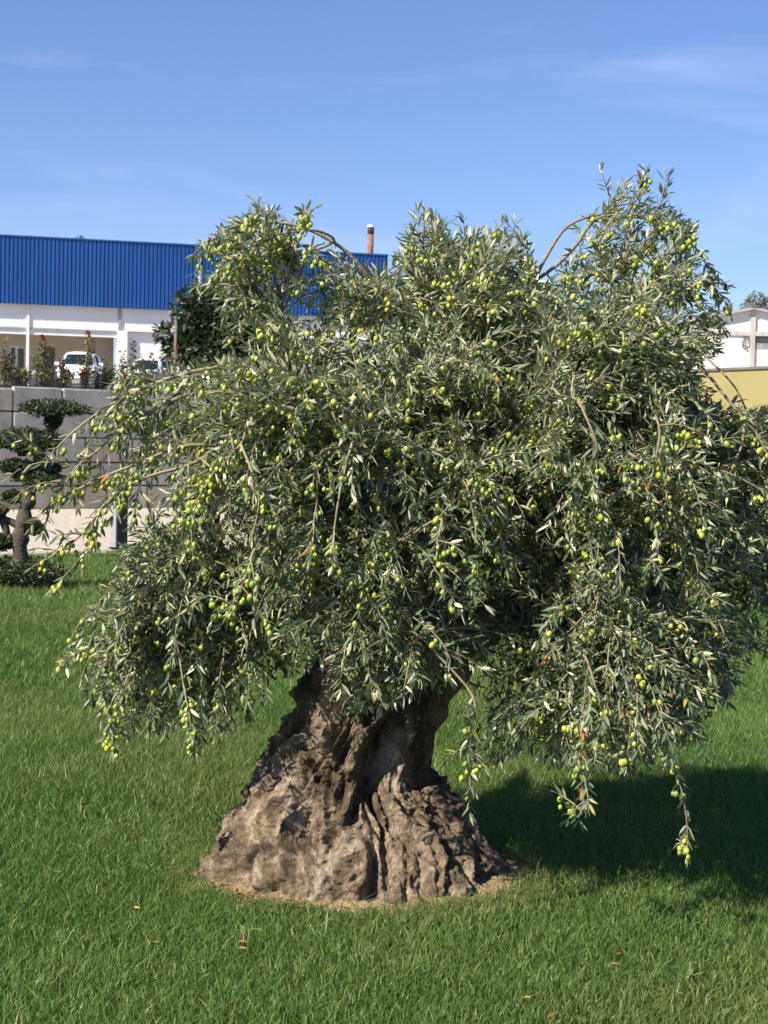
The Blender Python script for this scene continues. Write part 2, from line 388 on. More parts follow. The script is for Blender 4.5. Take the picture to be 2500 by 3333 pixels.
for i, s in enumerate(allc):
    lo = 0.0 if abs(s - cols[1]) > .1 else HBEAM2
    box_obj('column', bw, M_greymetal if s > cols[1] - .1 else M_white, s - .066, s + .066, -0.08, 0.10, lo, HB - .002 + .3)
SP = fac(388, 1100)[0]; SP2 = fac(414, 1100)[0]
box_obj('eaves_beam', bw, M_greymetal, S0, SP - .12, -0.04, 0.30, HBEAM - (HBEAM - HBEAM2) * .45, HBEAM - .003)
box_obj('eaves_trim', bw, M_white, S0, SP - .12, 0.02, 0.34, HBEAM2 - .08, HBEAM - (HBEAM - HBEAM2) * .45 - .004)
box_obj('pillar', bw, M_white, SP - .1, SP2, -0.12, 0.4, 0, HBEAM2 + .25)
box_obj('front_wall', bw, M_white, SP2 + .003, S1 - .12, 0.25, 0.45, 0, HBEAM + .05)
sd0, hd = fac(434, 1120, .25); sd1, _ = fac(541, 1120, .25)
box_obj('roller_door', bw, M_white, sd0, sd1, 0.17, 0.247, 0.02, hd)
bk = 3.2                                # recess wall
box_obj('recess_wall', bw, M_beige, S0, SP - .05, bk, bk + .2, 0, HBEAM + .2)
sc0 = fac(309, 1100, bk)[0]
box_obj('recess_pier', bw, M_beige, sc0, SP - .05, bk - .5, bk - .003, 0, HBEAM + .2)
box_obj('recess_ceiling', bw, M_white, S0, SP - .05, 0.35, bk - .004, HBEAM + .02, HBEAM + .1)
a0, h0 = fac(33, 1125, bk); a1, _ = fac(55, 1125, bk)
f_ = box_obj('door', bw, M_white, a0, a1 + .05, bk - .06, bk - .004, 0, h0)
a2, h2 = fac(36, 1130, bk); a3 = fac(50, 1130, bk)[0]
box_obj('pane', f_, M_glass, a2, a3, bk - .08, bk - .062, .1, h2 - .02)
a0, h0 = fac(54, 1130, bk); a1, _ = fac(82, 1130, bk)
f_ = box_obj('window', bw, M_white, a0, a1, bk - .05, bk - .004, .7, h0)
box_obj('pane', f_, M_glass, a0 + .06, a1 - .06, bk - .07, bk - .052, .76, h0 - .06)
a0, h0 = fac(142, 1131, bk); a1, _ = fac(178, 1131, bk)
f_ = box_obj('door', bw, M_brown, a0, a1, bk - .07, bk - .004, 0, h0)
box_obj('handle', f_, M_greymetal, a0 + .06, a0 + .1, bk - .12, bk - .072, 1.0, 1.15)
# chimney on its roof
cs, ch = fac(1205, 838, 3.0); ct = fac(1205, 733, 3.0)[1]
v, f = tube([(cs, 3.0, HT - .4), (cs, 3.0, ct - .45)], 0.155, 16); chm = link('chimney', tri_mesh('chimney', v, f, smooth=True), M_rust, bw)
v, f = tube([(cs, 3.0, ct - .46), (cs, 3.0, ct - .12)], 0.165, 16); link('soot_band', tri_mesh('soot_band', v, f, smooth=True), M_soot, chm)
v, f = tube([(cs, 3.0, ct - .125), (cs, 3.0, ct - .10), (cs, 3.0, ct)], [0.17, 0.20, 0.19], 16); link('cap', tri_mesh('cap', v, f, smooth=True), M_white, chm)

# ================================================================== GREEN WAREHOUSE
gx0 = P(1240, 1000, 92); gx1 = P(1800, 1000, 92)
gb = thing('green_warehouse', 'warehouse with dark green ribbed cladding beyond the blue warehouse', 'building', (gx0.x, 92, 3.08), 0, local=True)
GLn = gx1.x - gx0.x; gt = P(1350, 910, 92).z - 3.08; gbm = P(1400, 1090, 92).z - 3.08
link('cladding', corrugated(0, GLn, gbm, gt, -.2, .24, .06), M_greensheet, gb)
box_obj('ridge_trim', gb, M_white, 0, GLn, -.24, 0, gt + .003, gt + .12)
box_obj('roof', gb, M_roofsheet, 0, GLn, .02, 20, gt - .3, gt - .1)
box_obj('back_wall', gb, M_darkvoid, 0, GLn, 6, 6.2, 0, gt - .35)
for k in range(5): box_obj('column', gb, M_greymetal, k * GLn / 4 - .12, k * GLn / 4 + .12, -.1, .15, 0, gbm + .3)

# ================================================================== WHITE GABLE HOUSE
HY = 75.0; hz0 = 2.7
ap = P(2452, 1000, HY)
hb = thing('white_gable_building', 'white rendered gable building with a concrete frame above the khaki wall', 'building', (ap.x, HY, hz0), 0, local=True)
def hh(px, py): q = P(px, py, HY); return q.x - ap.x, q.z - hz0
AH = ap.z - hz0; HW = 8.5; slope = 0.215
bm = bmesh.new()
pr = [(-HW, 0), (HW, 0), (HW, AH - .12 - slope * HW), (0, AH - .12), (-HW, AH - .12 - slope * HW)]
for y in (0, 14.0):
    vs = [bm.verts.new((p[0], y, p[1])) for p in pr]
    bm.faces.new(vs)
bm.verts.ensure_lookup_table()
for i in range(5): bm.faces.new((bm.verts[i], bm.verts[(i + 1) % 5], bm.verts[5 + (i + 1) % 5], bm.verts[5 + i]))
link('wall', bm_mesh('wall', bm), M_white2, hb)
for sgn in (-1, 1):                      # two roof slopes, overhanging the gable
    bm = bmesh.new(); e = HW + .5
    q = [(0, AH - .115), (sgn * e, AH - .115 - slope * e), (sgn * e, AH - slope * e), (0, AH)]
    A_ = [bm.verts.new((p[0] + sgn * .002, -0.30, p[1])) for p in q]; B_ = [bm.verts.new((p[0] + sgn * .002, 14.3, p[1])) for p in q]
    bm.faces.new(A_); bm.faces.new(B_)
    for i in range(4): bm.faces.new((A_[i], A_[(i + 1) % 4], B_[(i + 1) % 4], B_[i]))
    link('roof_slope', bm_mesh('roof_slope', bm), M_roofsheet, hb)
box_obj('ridge_cap', hb, M_coping, -.17, .17, -.34, 14.34, AH - .02, AH + .07)
cx_, _ = hh(2452, 1080)
box_obj('column', hb, M_concrete, -.12, .12, -.10, -.003, 0, AH - .14)
bt = hh(2440, 1078)[1]; bb = hh(2440, 1093)[1]
box_obj('beam', hb, M_concrete, -HW, -.123, -.08, -.003, bb, bt)
box_obj('beam', hb, M_concrete, .123, HW, -.08, -.003, bb, bt)
wb = hh(2480, 1136)[1]
wn = box_obj('stained_panel', hb, M_stained, .14, 3.2, -.02, -.003, wb, bb - .003)
box_obj('dark_opening', wn, M_darkvoid, .16, 3.0, -.03, -.022, wb + .28, bb - .01)
acc = Acc(); cx0, cz0 = hh(2427, 1116)
for k, (rx, rz, dx) in enumerate(((.19, .30, 0), (.16, .26, .04), (.12, .2, .06))):
    th = np.linspace(0, 2 * math.pi, 24); 
    acc.add(*tube(np.stack([cx0 + dx + rx * np.cos(th), -.06 - .02 * k + 0 * th, cz0 + rz * np.sin(th) + .03 * np.cos(2 * th)], 1), .016, 5))
coil = link('cable_coil', acc.mesh('cable_coil'), M_cable); coil.location = (ap.x, HY, hz0)
tag(coil, 'coil of black cable hanging on the white gable wall', 'cable')

# ================================================================== BACKGROUND TREES
def leaf_cloud(blobs, n, size, cols, seed, droop=0.2, thin=0.32, shell=0.45):
    """leaves through a set of ellipsoids: centre, radii"""
    r = np.random.default_rng(seed); vol = np.array([b_[1][0] * b_[1][1] * b_[1][2] for b_ in blobs]) ** .67
    idx = r.choice(len(blobs), n, p=vol / vol.sum())
    c = np.array([b_[0] for b_ in blobs], float)[idx]; ra = np.array([b_[1] for b_ in blobs], float)[idx]
    d = unit(r.normal(size=(n, 3))); rad = shell + (1 - shell) * r.random(n) ** .6
    rad *= 0.86 + 0.28 * np.array([mnoise.noise(Vector(q * 2.2 + seed)) for q in d])
    pos = c + ra * d * rad[:, None]
    out_ = unit(d + r.normal(size=(n, 3)) * .7 + np.array((0, 0, -droop)))
    nrm = unit(d * .4 + r.normal(size=(n, 3)) * .5 + np.array((0, 0, .7)))
    ln = size * r.uniform(.65, 1.3, n)
    v, f = leaves_np(pos, out_, nrm, ln, ln * thin, r.uniform(0, .25, n))
    cc = np.array(cols)[r.integers(0, len(cols), n)] * r.uniform(.75, 1.25, (n, 1))
    return v, f, np.repeat(cc, 8, 0)
def leafy_tree(name, label, cat, base, limbs, blobs, n, size, cols, seed, trunk_r, group=None, thin=.32, bark=M_bark2):
    t = thing(name, label, cat, base, group=group)
    acc = Acc()
    for k, l in enumerate(limbs):
        p = smooth_path(l, 10); acc.add(*tube(p, np.linspace(trunk_r if k == 0 else trunk_r * .6, trunk_r * .25, 10), 7))
    link('trunk', acc.mesh('trunk'), bark, t)
    v, f, c = leaf_cloud(blobs, n, size, cols, seed, thin=thin)
    link('crown', tri_mesh('crown', v, f, c), M_foliage, t)
    return t
DG = [(0.022, 0.04, 0.016), (0.03, 0.05, 0.02), (0.04, 0.06, 0.026), (0.016, 0.03, 0.013)]
ty = 46.0
def bl(px, py, rx, rz, y=ty, ry=None, k=None):
    q = P(px, py, y); s = y / F; return (tuple(q), (rx * s, (ry or rx) * s, rz * s))
b0 = P(730, 1200, ty); b0.z = terr_at(b0.x, ty)
leafy_tree('evergreen_tree', 'dense dark broadleaf evergreen tree on the terrace before the blue warehouse', 'tree', tuple(b0),
    [[tuple(b0), (b0.x, ty, b0.z + 1), tuple(P(735, 1020, ty))], [(b0.x, ty, b0.z + .8), tuple(P(640, 1060, ty))], [(b0.x, ty, b0.z + .9), tuple(P(830, 1060, ty))]],
    [bl(730, 1070, 130, 120), bl(650, 1060, 90, 100), bl(820, 1090, 100, 100), bl(665, 985, 70, 55), bl(735, 975, 70, 50), bl(625, 1130, 95, 60),
     bl(600, 1000, 45, 55), bl(870, 1130, 70, 60), bl(545, 1085, 40, 30), bl(575, 1150, 45, 40), bl(720, 1160, 150, 60)], 5200, .27, DG, 11, .12)
for i, (px, py, rx, rz, y, lab) in enumerate(((2462, 978, 34, 28, 92, 'brownish scrubby treetop rising behind the white gable roof ridge'),
        (2372, 1005, 14, 36, 90, 'thin wispy grey-green sapling behind the white gable roof slope'),
        (260, 785, 9, 17, 104, 'small treetop poking over the blue warehouse roof edge'))):
    q = P(px, py, y); g0 = Vector((q.x, y, 3.0)); s = y / F
    blobs = [bl(px, py, rx, rz, y), bl(px + rx, py + rz * .5, rx * .9, rz * .8, y), bl(px - rx * .8, py + rz * .6, rx * .7, rz * .7, y)]
    if i == 1: blobs = [bl(px, py, 6, 34, y), bl(px + 8, py + 20, 8, 16, y)]
    leafy_tree('background_tree', lab, 'tree', tuple(g0), [[tuple(g0), tuple(q)]] + [[(q.x, y, q.z - rz * s * 2.2), tuple(P(px + k * rx * .8, py - rz * .3, y))] for k in (-1, 1)],
        blobs, (500, 90, 130)[i], .24, [(0.13, 0.12, 0.07), (0.17, 0.13, 0.07), (0.10, 0.11, 0.07), (0.22, 0.14, 0.06)] if i < 2 else [(.06, .08, .05)], 20 + i, .10, thin=.3)
# thin posts on the terrace
for px, top, y, r_, mat, lab in ((573, 1038, 43.0, .04, M_coping, 'thin dark post beside the dark evergreen tree'), (652, 880, 50.0, .05, M_greymetal, 'tall slim grey post rising behind the dark evergreen tree')):
    q = P(px, top, y); z0 = terr_at(q.x, y)
    po = thing('post', lab, 'post', (q.x, y, z0))
    v, f = tube([(q.x, y, z0 - .05), (q.x, y, q.z)], r_, 10); link('shaft', tri_mesh('shaft', v, f, smooth=True), mat, po)
    v, f = tube([(q.x, y, q.z), (q.x, y, q.z + .03), (q.x, y, q.z + .06)], [r_ * 1.3, r_ * 1.3, r_ * .5], 10); link('cap', tri_mesh('cap', v, f, smooth=True), mat, po)

# ================================================================== PARKED CARS
def superring(hx, hy, z, cx=0, n=28, e=3.2):
    o = []
    for k in range(n):
        a_ = 2 * math.pi * k / n; c, s = math.cos(a_), math.sin(a_)
        o.append((hx * math.copysign(abs(c) ** (2 / e), c), cx + hy * math.copysign(abs(s) ** (2 / e), s), z))
    return o
def loft(rings, cap=True):
    bm = bmesh.new(); R_ = [[bm.verts.new(p) for p in r] for r in rings]; n = len(rings[0])
    for i in range(len(R_) - 1):
        for j in range(n): bm.faces.new((R_[i][j], R_[i][(j + 1) % n], R_[i + 1][(j + 1) % n], R_[i + 1][j]))
    if cap: bm.faces.new(R_[0][::-1]); bm.faces.new(R_[-1])
    return bm
CAB = [(.80, 1.50, .88, .30), (.77, 1.34, 1.10, .32), (.69, 1.10, 1.32, .34), (.56, .90, 1.44, .34), (.30, .6, 1.50, .34)]
def cabin_pt(a_, t, off=1.0):
    t *= 3; i = min(int(t), 2); u = t - i
    h = [CAB[i][k] * (1 - u) + CAB[i + 1][k] * u for k in range(4)]
    c, s = math.cos(a_), math.sin(a_)
    return (off * h[0] * math.copysign(abs(c) ** (2 / 3.2), c), h[3] + off * h[1] * math.copysign(abs(s) ** (2 / 3.2), s), h[2])
def make_car(name, label, loc, rz, paint):
    t = thing(name, label, 'car', loc, rz, 'cars parked on the terrace', local=True)
    body = [superring(.78, 1.95, .20), superring(.84, 2.04, .36), superring(.86, 2.06, .58), superring(.85, 2.0, .76), superring(.80, 1.86, .88), superring(.74, 1.62, .93)]
    link('body', bm_mesh('body', loft(body), True), paint, t)
    cb = link('cabin', bm_mesh('cabin', loft([superring(a_, b_, z_, c_) for a_, b_, z_, c_ in CAB]), True), paint, t)
    for nm, lo, hi in (('windscreen', -125, -55), ('rear_window', 58, 122), ('side_window', -36, 40), ('side_window', 140, 216)):
        bm = bmesh.new(); g_ = [[bm.verts.new(cabin_pt(R(lo + (hi - lo) * i / 10), .1 + .72 * j / 6, 1.012)) for i in range(11)] for j in range(7)]
        for j in range(6):
            for i in range(10): bm.faces.new((g_[j][i], g_[j][i + 1], g_[j + 1][i + 1], g_[j + 1][i]))
        link(nm, bm_mesh(nm, bm, True), M_glass, cb)
    for sx in (-1, 1):
        for sy in (-1.25, 1.25):
            v, f = tube([(sx * .68, sy, .31), (sx * .70, sy, .31), (sx * .86, sy, .31), (sx * .875, sy, .31)], [.29, .31, .31, .28], 20)
            wh = link('wheel', tri_mesh('wheel', v, f), M_black, t)
            v, f = tube([(sx * .86, sy, .31), (sx * .885, sy, .31)], [.19, .16], 14); link('rim', tri_mesh('rim', v, f), M_greymetal, wh)
        for nm, y_, m_, yy in (('headlight', -1.93, M_lamp, .06), ('tail_light', 1.93, M_carred, .06)):
            bm = bmesh.new(); bmesh.ops.create_uvsphere(bm, u_segments=12, v_segments=8, radius=1)
            for vv in bm.verts: vv.co = Vector((sx * .62 + vv.co.x * .17, y_ + vv.co.y * .13 - abs(vv.co.x * .0), .68 + vv.co.z * .09))
            link(nm, bm_mesh(nm, bm, True), m_, t)
        bm = bmesh.new(); box(bm, sx * .86 - .09, sx * .86 + .09, -.78, -.68, .92, 1.04, .02); link('mirror', bm_mesh('mirror', bm), paint, t)
    bm = bmesh.new(); box(bm, -.5, .5, -2.09, -1.98, .34, .50, .03); link('grille', bm_mesh('grille', bm), M_black, t)
    bm = bmesh.new(); box(bm, -.26, .26, -2.11, -2.092, .38, .48); link('number_plate', bm_mesh('number_plate', bm), M_white, t)
    bm = bmesh.new(); box(bm, -.26, .26, 2.05, 2.075, .5, .61); link('number_plate', bm_mesh('number_plate', bm), M_white, t)
    return t
for px, y, rz, paint, lab in ((262, 64.0, 6, M_carwhite, 'white hatchback parked nose out below the recessed beige front'),
                              (492, 71.0, -8, M_carwhite, 'white car parked right of the white pillar before the roller door'),
                              (672, 72.0, 10, M_carwhite, 'white car parked under the dark evergreen tree')):
    q = P(px, 1200, y); make_car('parked_car', lab, (q.x, y, terr_at(q.x, y) + .002), R(rz), paint)

# ================================================================== ROSE BUSHES ALONG THE WALL TOP
WNB = np.array((-WD[1], WD[0]))
def on_wall(px, off):
    d = ray(px, 1240); o = W0 + WNB * off; t = (WNB @ o) / (WNB @ np.array((d.x, d.y))); return np.array((d.x * t, d.y * t))
def petal_ball(seed, rad):
    r = np.random.default_rng(seed); k = 16
    d = unit(r.normal(size=(k, 3)) + np.array((0, 0, .6))); nr = unit(d + r.normal(size=(k, 3)) * .3)
    tang = unit(np.cross(nr, r.normal(size=(k, 3))))
    return leaves_np(d * rad * .45 - tang * rad * .5, tang, nr, np.full(k, rad * 1.3), np.full(k, rad * 1.2), np.full(k, .45), .1)
RED, PINK, WHT = (0.62, 0.035, 0.03), (0.62, 0.20, 0.22), (0.78, 0.75, 0.68)
ros = [  # px, top px y of shoots, bloom colour, blooms (px, py)
    (14, 1100, PINK, [(16, 1180), (20, 1165), (8, 1192)], 'rose bush with pink blooms at the left end of the wall top'),
    (60, 1165, WHT, [(30, 1218), (52, 1222), (72, 1212), (95, 1226), (110, 1214)], 'low rose bush covered in small white blooms on the wall top'),
    (137, 1092, RED, [(137, 1094), (142, 1106)], 'tall yellow-green rose shoot tipped with one red bloom'),
    (205, 1160, PINK, [(205, 1182), (198, 1196), (214, 1205), (225, 1215)], 'rose bush with pale pink blooms before the white hatchback'),
    (286, 1082, RED, [(286, 1083), (291, 1096), (270, 1206), (266, 1218)], 'tallest rose bush with red blooms high above the wall'),
    (345, 1175, WHT, [(350, 1224), (366, 1216), (380, 1228), (338, 1232)], 'leafy dark rose bush with white blooms on the wall top'),
    (400, 1150, RED, [(396, 1222), (404, 1230), (410, 1222)], 'rose bush with a low cluster of large red blooms'),
    (436, 1112, RED, [(436, 1114)], 'slim rose shoot with a dark red tip before the white pillar'),
    (490, 1140, PINK, [(500, 1215), (480, 1225)], 'dry brownish rose bush before the white roller door'),
    (560, 1150, RED, [(553, 1168), (575, 1130), (560, 1205)], 'rose bush with dark red blooms before the evergreen tree'),
    (640, 1165, RED, [(620, 1210), (660, 1200)], 'rose bush on the wall top half hidden behind olive twigs'),
]
for i, (px, top, colr, blooms, lab) in enumerate(ros):
    g2 = on_wall(px, .75); gz = terr_at(*g2); r = np.random.default_rng(100 + i)
    t = thing('rose_bush', lab, 'rose bush', (g2[0], g2[1], gz), group='rose bushes along the wall top')
    acc = Acc(); lp = []; ld = []
    ends = [np.array(P(px, top, g2[1]))]
    for bx_, by_ in blooms: ends.append(np.array(P(bx_, by_, g2[1] + r.uniform(-.1, .1))))
    for k in range(9): ends.append(np.array(P(px + r.uniform(-38, 38), 1235 - r.uniform(0.15, .75) * (1235 - top), g2[1] + r.uniform(-.15, .2))))
    for e in ends:
        a_ = np.array((g2[0] + r.uniform(-.08, .08), g2[1] + r.uniform(-.05, .05), gz - .02))
        p = smooth_path([a_, a_ * .5 + e * .5 + np.array((r.uniform(-.05, .05), 0, .05)), e], 9)
        acc.add(*tube(p, np.linspace(.008, .0035, 9), 4))
        L_ = np.linalg.norm(e - a_)
        for q in range(int(14 + 26 * L_)):
            u = r.uniform(.25, .98); pt = p[0] + 0; ii = u * 8; i0 = int(ii); pt = p[i0] * (1 - ii + i0) + p[min(i0 + 1, 8)] * (ii - i0)
            lp.append(pt + r.normal(size=3) * .035); ld.append(r.normal(size=3) + np.array((0, 0, .2)))
    link('stems', acc.mesh('stems'), M_branch, t)
    k = len(lp); lp = np.array(lp); ld = np.array(ld); ln = r.uniform(.04, .075, k)
    base = np.array([(0.12, 0.13, 0.03), (0.06, 0.085, 0.025), (0.17, 0.15, 0.045), (0.04, 0.06, 0.02)])[r.integers(0, 4, k)]
    if i == 5: base *= .6
    if i in (1, 8): base = base * .5 + np.array((.12, .095, .05))
    v, f = leaves_np(lp, ld, unit(r.normal(size=(k, 3)) + np.array((0, -.3, .6))), ln, ln * .6, r.uniform(0, .3, k))
    link('leaves', tri_mesh('leaves', v, f, np.repeat(base, 8, 0)), M_foliage, t)
    for q, e in enumerate(ends[1:1 + len(blooms)]):
        v, f = petal_ball(500 + i * 20 + q, r.uniform(.045, .065)); c_ = np.tile(np.array(colr) * r.uniform(.8, 1.1), (len(v), 1))
        link('bloom', tri_mesh('bloom', v + e, f, c_), M_petal, t)

# ================================================================== BOLLARD, SPIKY PLANT
bq = ground(387, 1800); bt_ = P(387, 1568, bq.y).z
bo = thing('garden_bollard', 'dark square bollard light with a sloped top at the lawn edge', 'bollard light', tuple(bq), R(38), local=True)
bm = bmesh.new(); s_ = .078; ht_ = bt_
vs = [bm.verts.new(p) for p in ((-s_, -s_, -.02), (s_, -s_, -.02), (s_, s_, -.02), (-s_, s_, -.02), (-s_, -s_, ht_ - .09), (s_, -s_, ht_ - .03), (s_, s_, ht_), (-s_, s_, ht_ - .06))]
for q in ((0, 3, 2, 1), (4, 5, 6, 7), (0, 1, 5, 4), (1, 2, 6, 5), (2, 3, 7, 6), (3, 0, 4, 7)): bm.faces.new([vs[k] for k in q])
bmesh.ops.bevel(bm, geom=bm.edges[:], offset=.008, segments=2, affect='EDGES')
link('post', bm_mesh('post', bm), M_postdark, bo)
box_obj('lens', bo, M_lamp, -s_ - .004, -s_ + .004, -.055, .055, ht_ - .24, ht_ - .13)
box_obj('lit_face', bo, M_greymetal, -s_ - .0035, -s_ + .004, -.066, .066, .0, ht_ - .30)  # grey sheet painting the sunlit left side onto the dark post
box_obj('base_plate', bo, M_greymetal, -.12, .12, -.12, .12, -.002, .012)
sp = ground(690, 1715)
yp = thing('spiky_plant', 'dark green cycad-like plant with long blades before the block wall', 'plant', tuple(sp))
r = np.random.default_rng(8); k = 0; VV = []; FF = []
nf = 44; n0 = 0
for q in range(nf):
    az = r.uniform(0, 2 * math.pi); el = r.uniform(.25, 1.35); L_ = r.uniform(.75, 1.25)
    p = np.array((sp.x, sp.y, .35)); d = np.array((math.cos(az) * math.cos(el), math.sin(az) * math.cos(el), math.sin(el))); sp_ = []
    for s in range(8): sp_.append(p.copy()); p = p + d * L_ / 8; d = unit(d + np.array((0, 0, -.11)))
    sp_ = np.array(sp_); side = unit(np.cross(np.gradient(sp_, axis=0), (0, 0, 1)))
    wv = np.array([.5, .9, 1, 1, .95, .8, .5, .08])[:, None] * r.uniform(.022, .036)
    v = np.concatenate([sp_ - side * wv, sp_ + np.array((0, 0, -.006)), sp_ + side * wv]); f = []
    for s in range(7):
        for a_ in (0, 8): f += [(a_ + s, a_ + 8 + s, a_ + 9 + s), (a_ + s, a_ + 9 + s, a_ + 1 + s)]
    VV.append(v); FF.append(np.array(f) + n0); n0 += len(v)
VV = np.concatenate(VV); link('blades', tri_mesh('blades', VV, np.concatenate(FF), np.tile((.03, .075, .03), (len(VV), 1)) * r.uniform(.7, 1.3, (len(VV), 1))), M_foliage, yp)
v, f = tube([(sp.x, sp.y, -.02), (sp.x, sp.y, .2), (sp.x, sp.y, .42)], [.13, .12, .09], 12); link('stem', tri_mesh('stem', v, f, smooth=True), M_bark2, yp)

# ================================================================== CLOUD-PRUNED TREE
NY = ground(70, 1918).y
def Z2(x, y, dy=0): return P(x / 2.592, 1200 + y / 2.592, NY + dy)
nk = thing('cloud_pruned_tree', 'small cloud-pruned tree with flat foliage pads on a bent dark trunk', 'tree', (Z2(165, 1800).x, NY, 0))
path = [Z2(165, 1900), Z2(165, 1680), Z2(175, 1450), Z2(200, 1280), Z2(235, 1130), Z2(265, 980), Z2(310, 850), Z2(335, 700), Z2(395, 590), Z2(440, 480), Z2(450, 400)]
path = [np.array(p) for p in path]; path[0][2] = -.03
p = smooth_path(path, 40)
jr = np.array([[mnoise.noise(Vector(q * 9)), mnoise.noise(Vector(q * 9 + np.array((9, 0, 0)))), 0] for q in p]) * .02
v, f = tube(p + jr, np.linspace(.085, .038, 40) * (1 + .15 * np.sin(np.arange(40) * 1.7)), 12); link('trunk', tri_mesh('trunk', v, f, smooth=True), M_bark2, nk)
lim = [[Z2(190, 1340), Z2(110, 1300), Z2(20, 1260), Z2(-60, 1220)], [Z2(240, 1120), Z2(160, 1090), Z2(100, 1080)], [Z2(310, 850), Z2(240, 840), Z2(140, 830)], [Z2(330, 720), Z2(180, 650), Z2(90, 620)],
       [Z2(205, 1280), Z2(260, 1340), Z2(290, 1340)], [Z2(320, 800), Z2(380, 820), Z2(430, 830)], [Z2(185, 740), Z2(185, 650), Z2(185, 620)], [Z2(20, 1260), Z2(60, 1400), Z2(20, 1480)]]
for l in lim:
    q = smooth_path(l, 8); v, f = tube(q, np.linspace(.045, .02, 8), 7); link('branch', tri_mesh('branch', v, f, smooth=True), M_bark2, nk)
NG = [(0.035, 0.05, 0.022), (0.05, 0.068, 0.03), (0.07, 0.09, 0.038), (0.025, 0.038, 0.018)]
pads = [(455, 340, 285, 62), (230, 615, 290, 95), (140, 840, 150, 62), (425, 840, 85, 42), (335, 935, 215, 44), (100, 1085, 80, 42), (-60, 1215, 110, 60), (285, 1345, 70, 48), (10, 1470, 100, 65), (250, 1760, 300, 110), (40, 1720, 130, 110), (450, 430, 60, 80)]
for i, (x, y, rx, rz) in enumerate(pads):
    rz *= 1.05
    s = NY / F / 2.592; c_ = np.array(Z2(x, y)); rr = np.random.default_rng(40 + i)
    if c_[2] - rz * s < 0.02: c_[2] = rz * s + .02
    n_ = int(900 + 4200 * rx * s * rz * s * 10)
    d = unit(rr.normal(size=(n_, 3))); d[:, 2] = np.where(d[:, 2] < 0, d[:, 2] * .8, d[:, 2])
    bump_ = np.array([1 + .22 * mnoise.noise(Vector(q * 2.6 + i * 7)) + .12 * mnoise.noise(Vector(q * 7 + i)) for q in d])
    rad = (.45 + .57 * rr.random(n_) ** .5) * bump_
    pos = c_ + d * np.array((rx * s, min(rx * s * .85, .45), rz * s)) * rad[:, None]
    ln = rr.uniform(.028, .05, n_)
    v, f = leaves_np(pos, unit(d * .5 + rr.normal(size=(n_, 3)) * .6 + np.array((0, 0, .5))), unit(rr.normal(size=(n_, 3)) + np.array((0, 0, .4))), ln, ln * .4, rr.uniform(0, .2, n_))
    cc = np.array(NG)[rr.integers(0, 4, n_)]
    link('foliage_pad', tri_mesh('foliage_pad', v, f, np.repeat(cc, 8, 0)), M_foliage, nk)

# ================================================================== THE OLD OLIVE TREE
TY = 5.95; TX = 0.0
tree = thing('olive_tree', 'old olive tree with a thick gnarled trunk and a drooping crown full of green olives', 'tree', (-.06, TY, 0))
# trunk: left and right outline at each height, then lobes, hollows and knobbly relief
HH = [-.06, .005, .136, .235, .30, .333, .382, .448, .55, .686, .85]
LL = [-.60, -.56, -.49, -.43, -.395, -.375, -.355, -.325, -.262, -.222, -.20]
RR = [.52, .44, .31, .225, .19, .183, .18, .185, .22, .25, .29]
NA, NH = 440, 290
hv = np.linspace(-.06, .80, NH); th = np.linspace(0, 2 * math.pi, NA, endpoint=False)
lft = np.interp(hv, HH, LL); rgt = np.interp(hv, HH, RR); ccx = (lft + rgt) / 2; hw = (rgt - lft) / 2
verts = np.zeros((NH, NA, 3))
def ridged(v, s): return 1 - 2 * abs(mnoise.noise(v * s))
for i in range(NH):
    h = hv[i]; fl = max(0, 1 - h / .8)
    for j in range(NA):
        a_ = th[j]; ca, sa = math.cos(a_), math.sin(a_)
        rx = hw[i]; foot = max(0, min(1, 1 - h / .38)); ry = hw[i] * (1.04 - .26 * foot)
        p0 = Vector((ca * 1.0, sa * 1.0, h * 1.6))
        rr_ = 1 + .10 * fl * math.cos(5 * a_ + 1.2 + h * 2) + .05 * math.cos(9 * a_ + 4 * h)
        # hollow between the two fused stems, at the front right of centre
        da = (a_ - R(287) + math.pi) % (2 * math.pi) - math.pi
        rr_ -= .24 * math.exp(-(da / .17) ** 2) * (0.25 + .75 * min(1, max(0, (h - .12) / .3)))
        db = (a_ - R(245) + math.pi) % (2 * math.pi) - math.pi
        rr_ -= .09 * math.exp(-(db / .10) ** 2) * math.sin(min(1, max(0, h / .6)) * math.pi)
        side = abs(ca)                       # keep the outline near the traced one
        rr_ = 1 + (rr_ - 1) * (1 - .55 * side)
        x = ccx[i] + rx * ca * rr_; y = TY - .27 * foot ** 1.1 + ry * sa * rr_; pw = Vector((x, y, h))
        gn = 0.45 if (ca > .1 and h > .3) else 1.0
        pg = Vector((ca * .40 + .04 * h, sa * .40, h)); warp = mnoise.noise_vector(pg * 5) * .10   # grain runs up the flanks
        q = pg + warp; qs = Vector((q.x, q.y, q.z * .42))
        dsp = .044 * mnoise.noise(qs * 4.2) + gn * (.046 * ridged(qs, 7.5) - .022) + gn * .036 * ridged(Vector((q.x, q.y, q.z * .42)), 17) + (.006 + .009 * gn) * ridged(Vector((q.x, q.y, q.z * .35)), 36) + .008 * mnoise.noise(pw * 70) * gn + .003 * mnoise.noise(pw * 140) + .016 * gn * mnoise.noise(pw * 22 + warp * 20)
        cell = mnoise.voronoi(qs * 9)[0]; dsp += gn * .055 * (min(cell[1] - cell[0], .45) - .25)
        nx, ny, nzv = ca, sa, .35 * fl
        verts[i, j] = (x + nx * dsp, y + ny * dsp, h + nzv * dsp)
vv = verts.reshape(-1, 3)
i = np.arange(NH - 1)[:, None] * NA; k = np.arange(NA)[None]; k2 = (k + 1) % NA
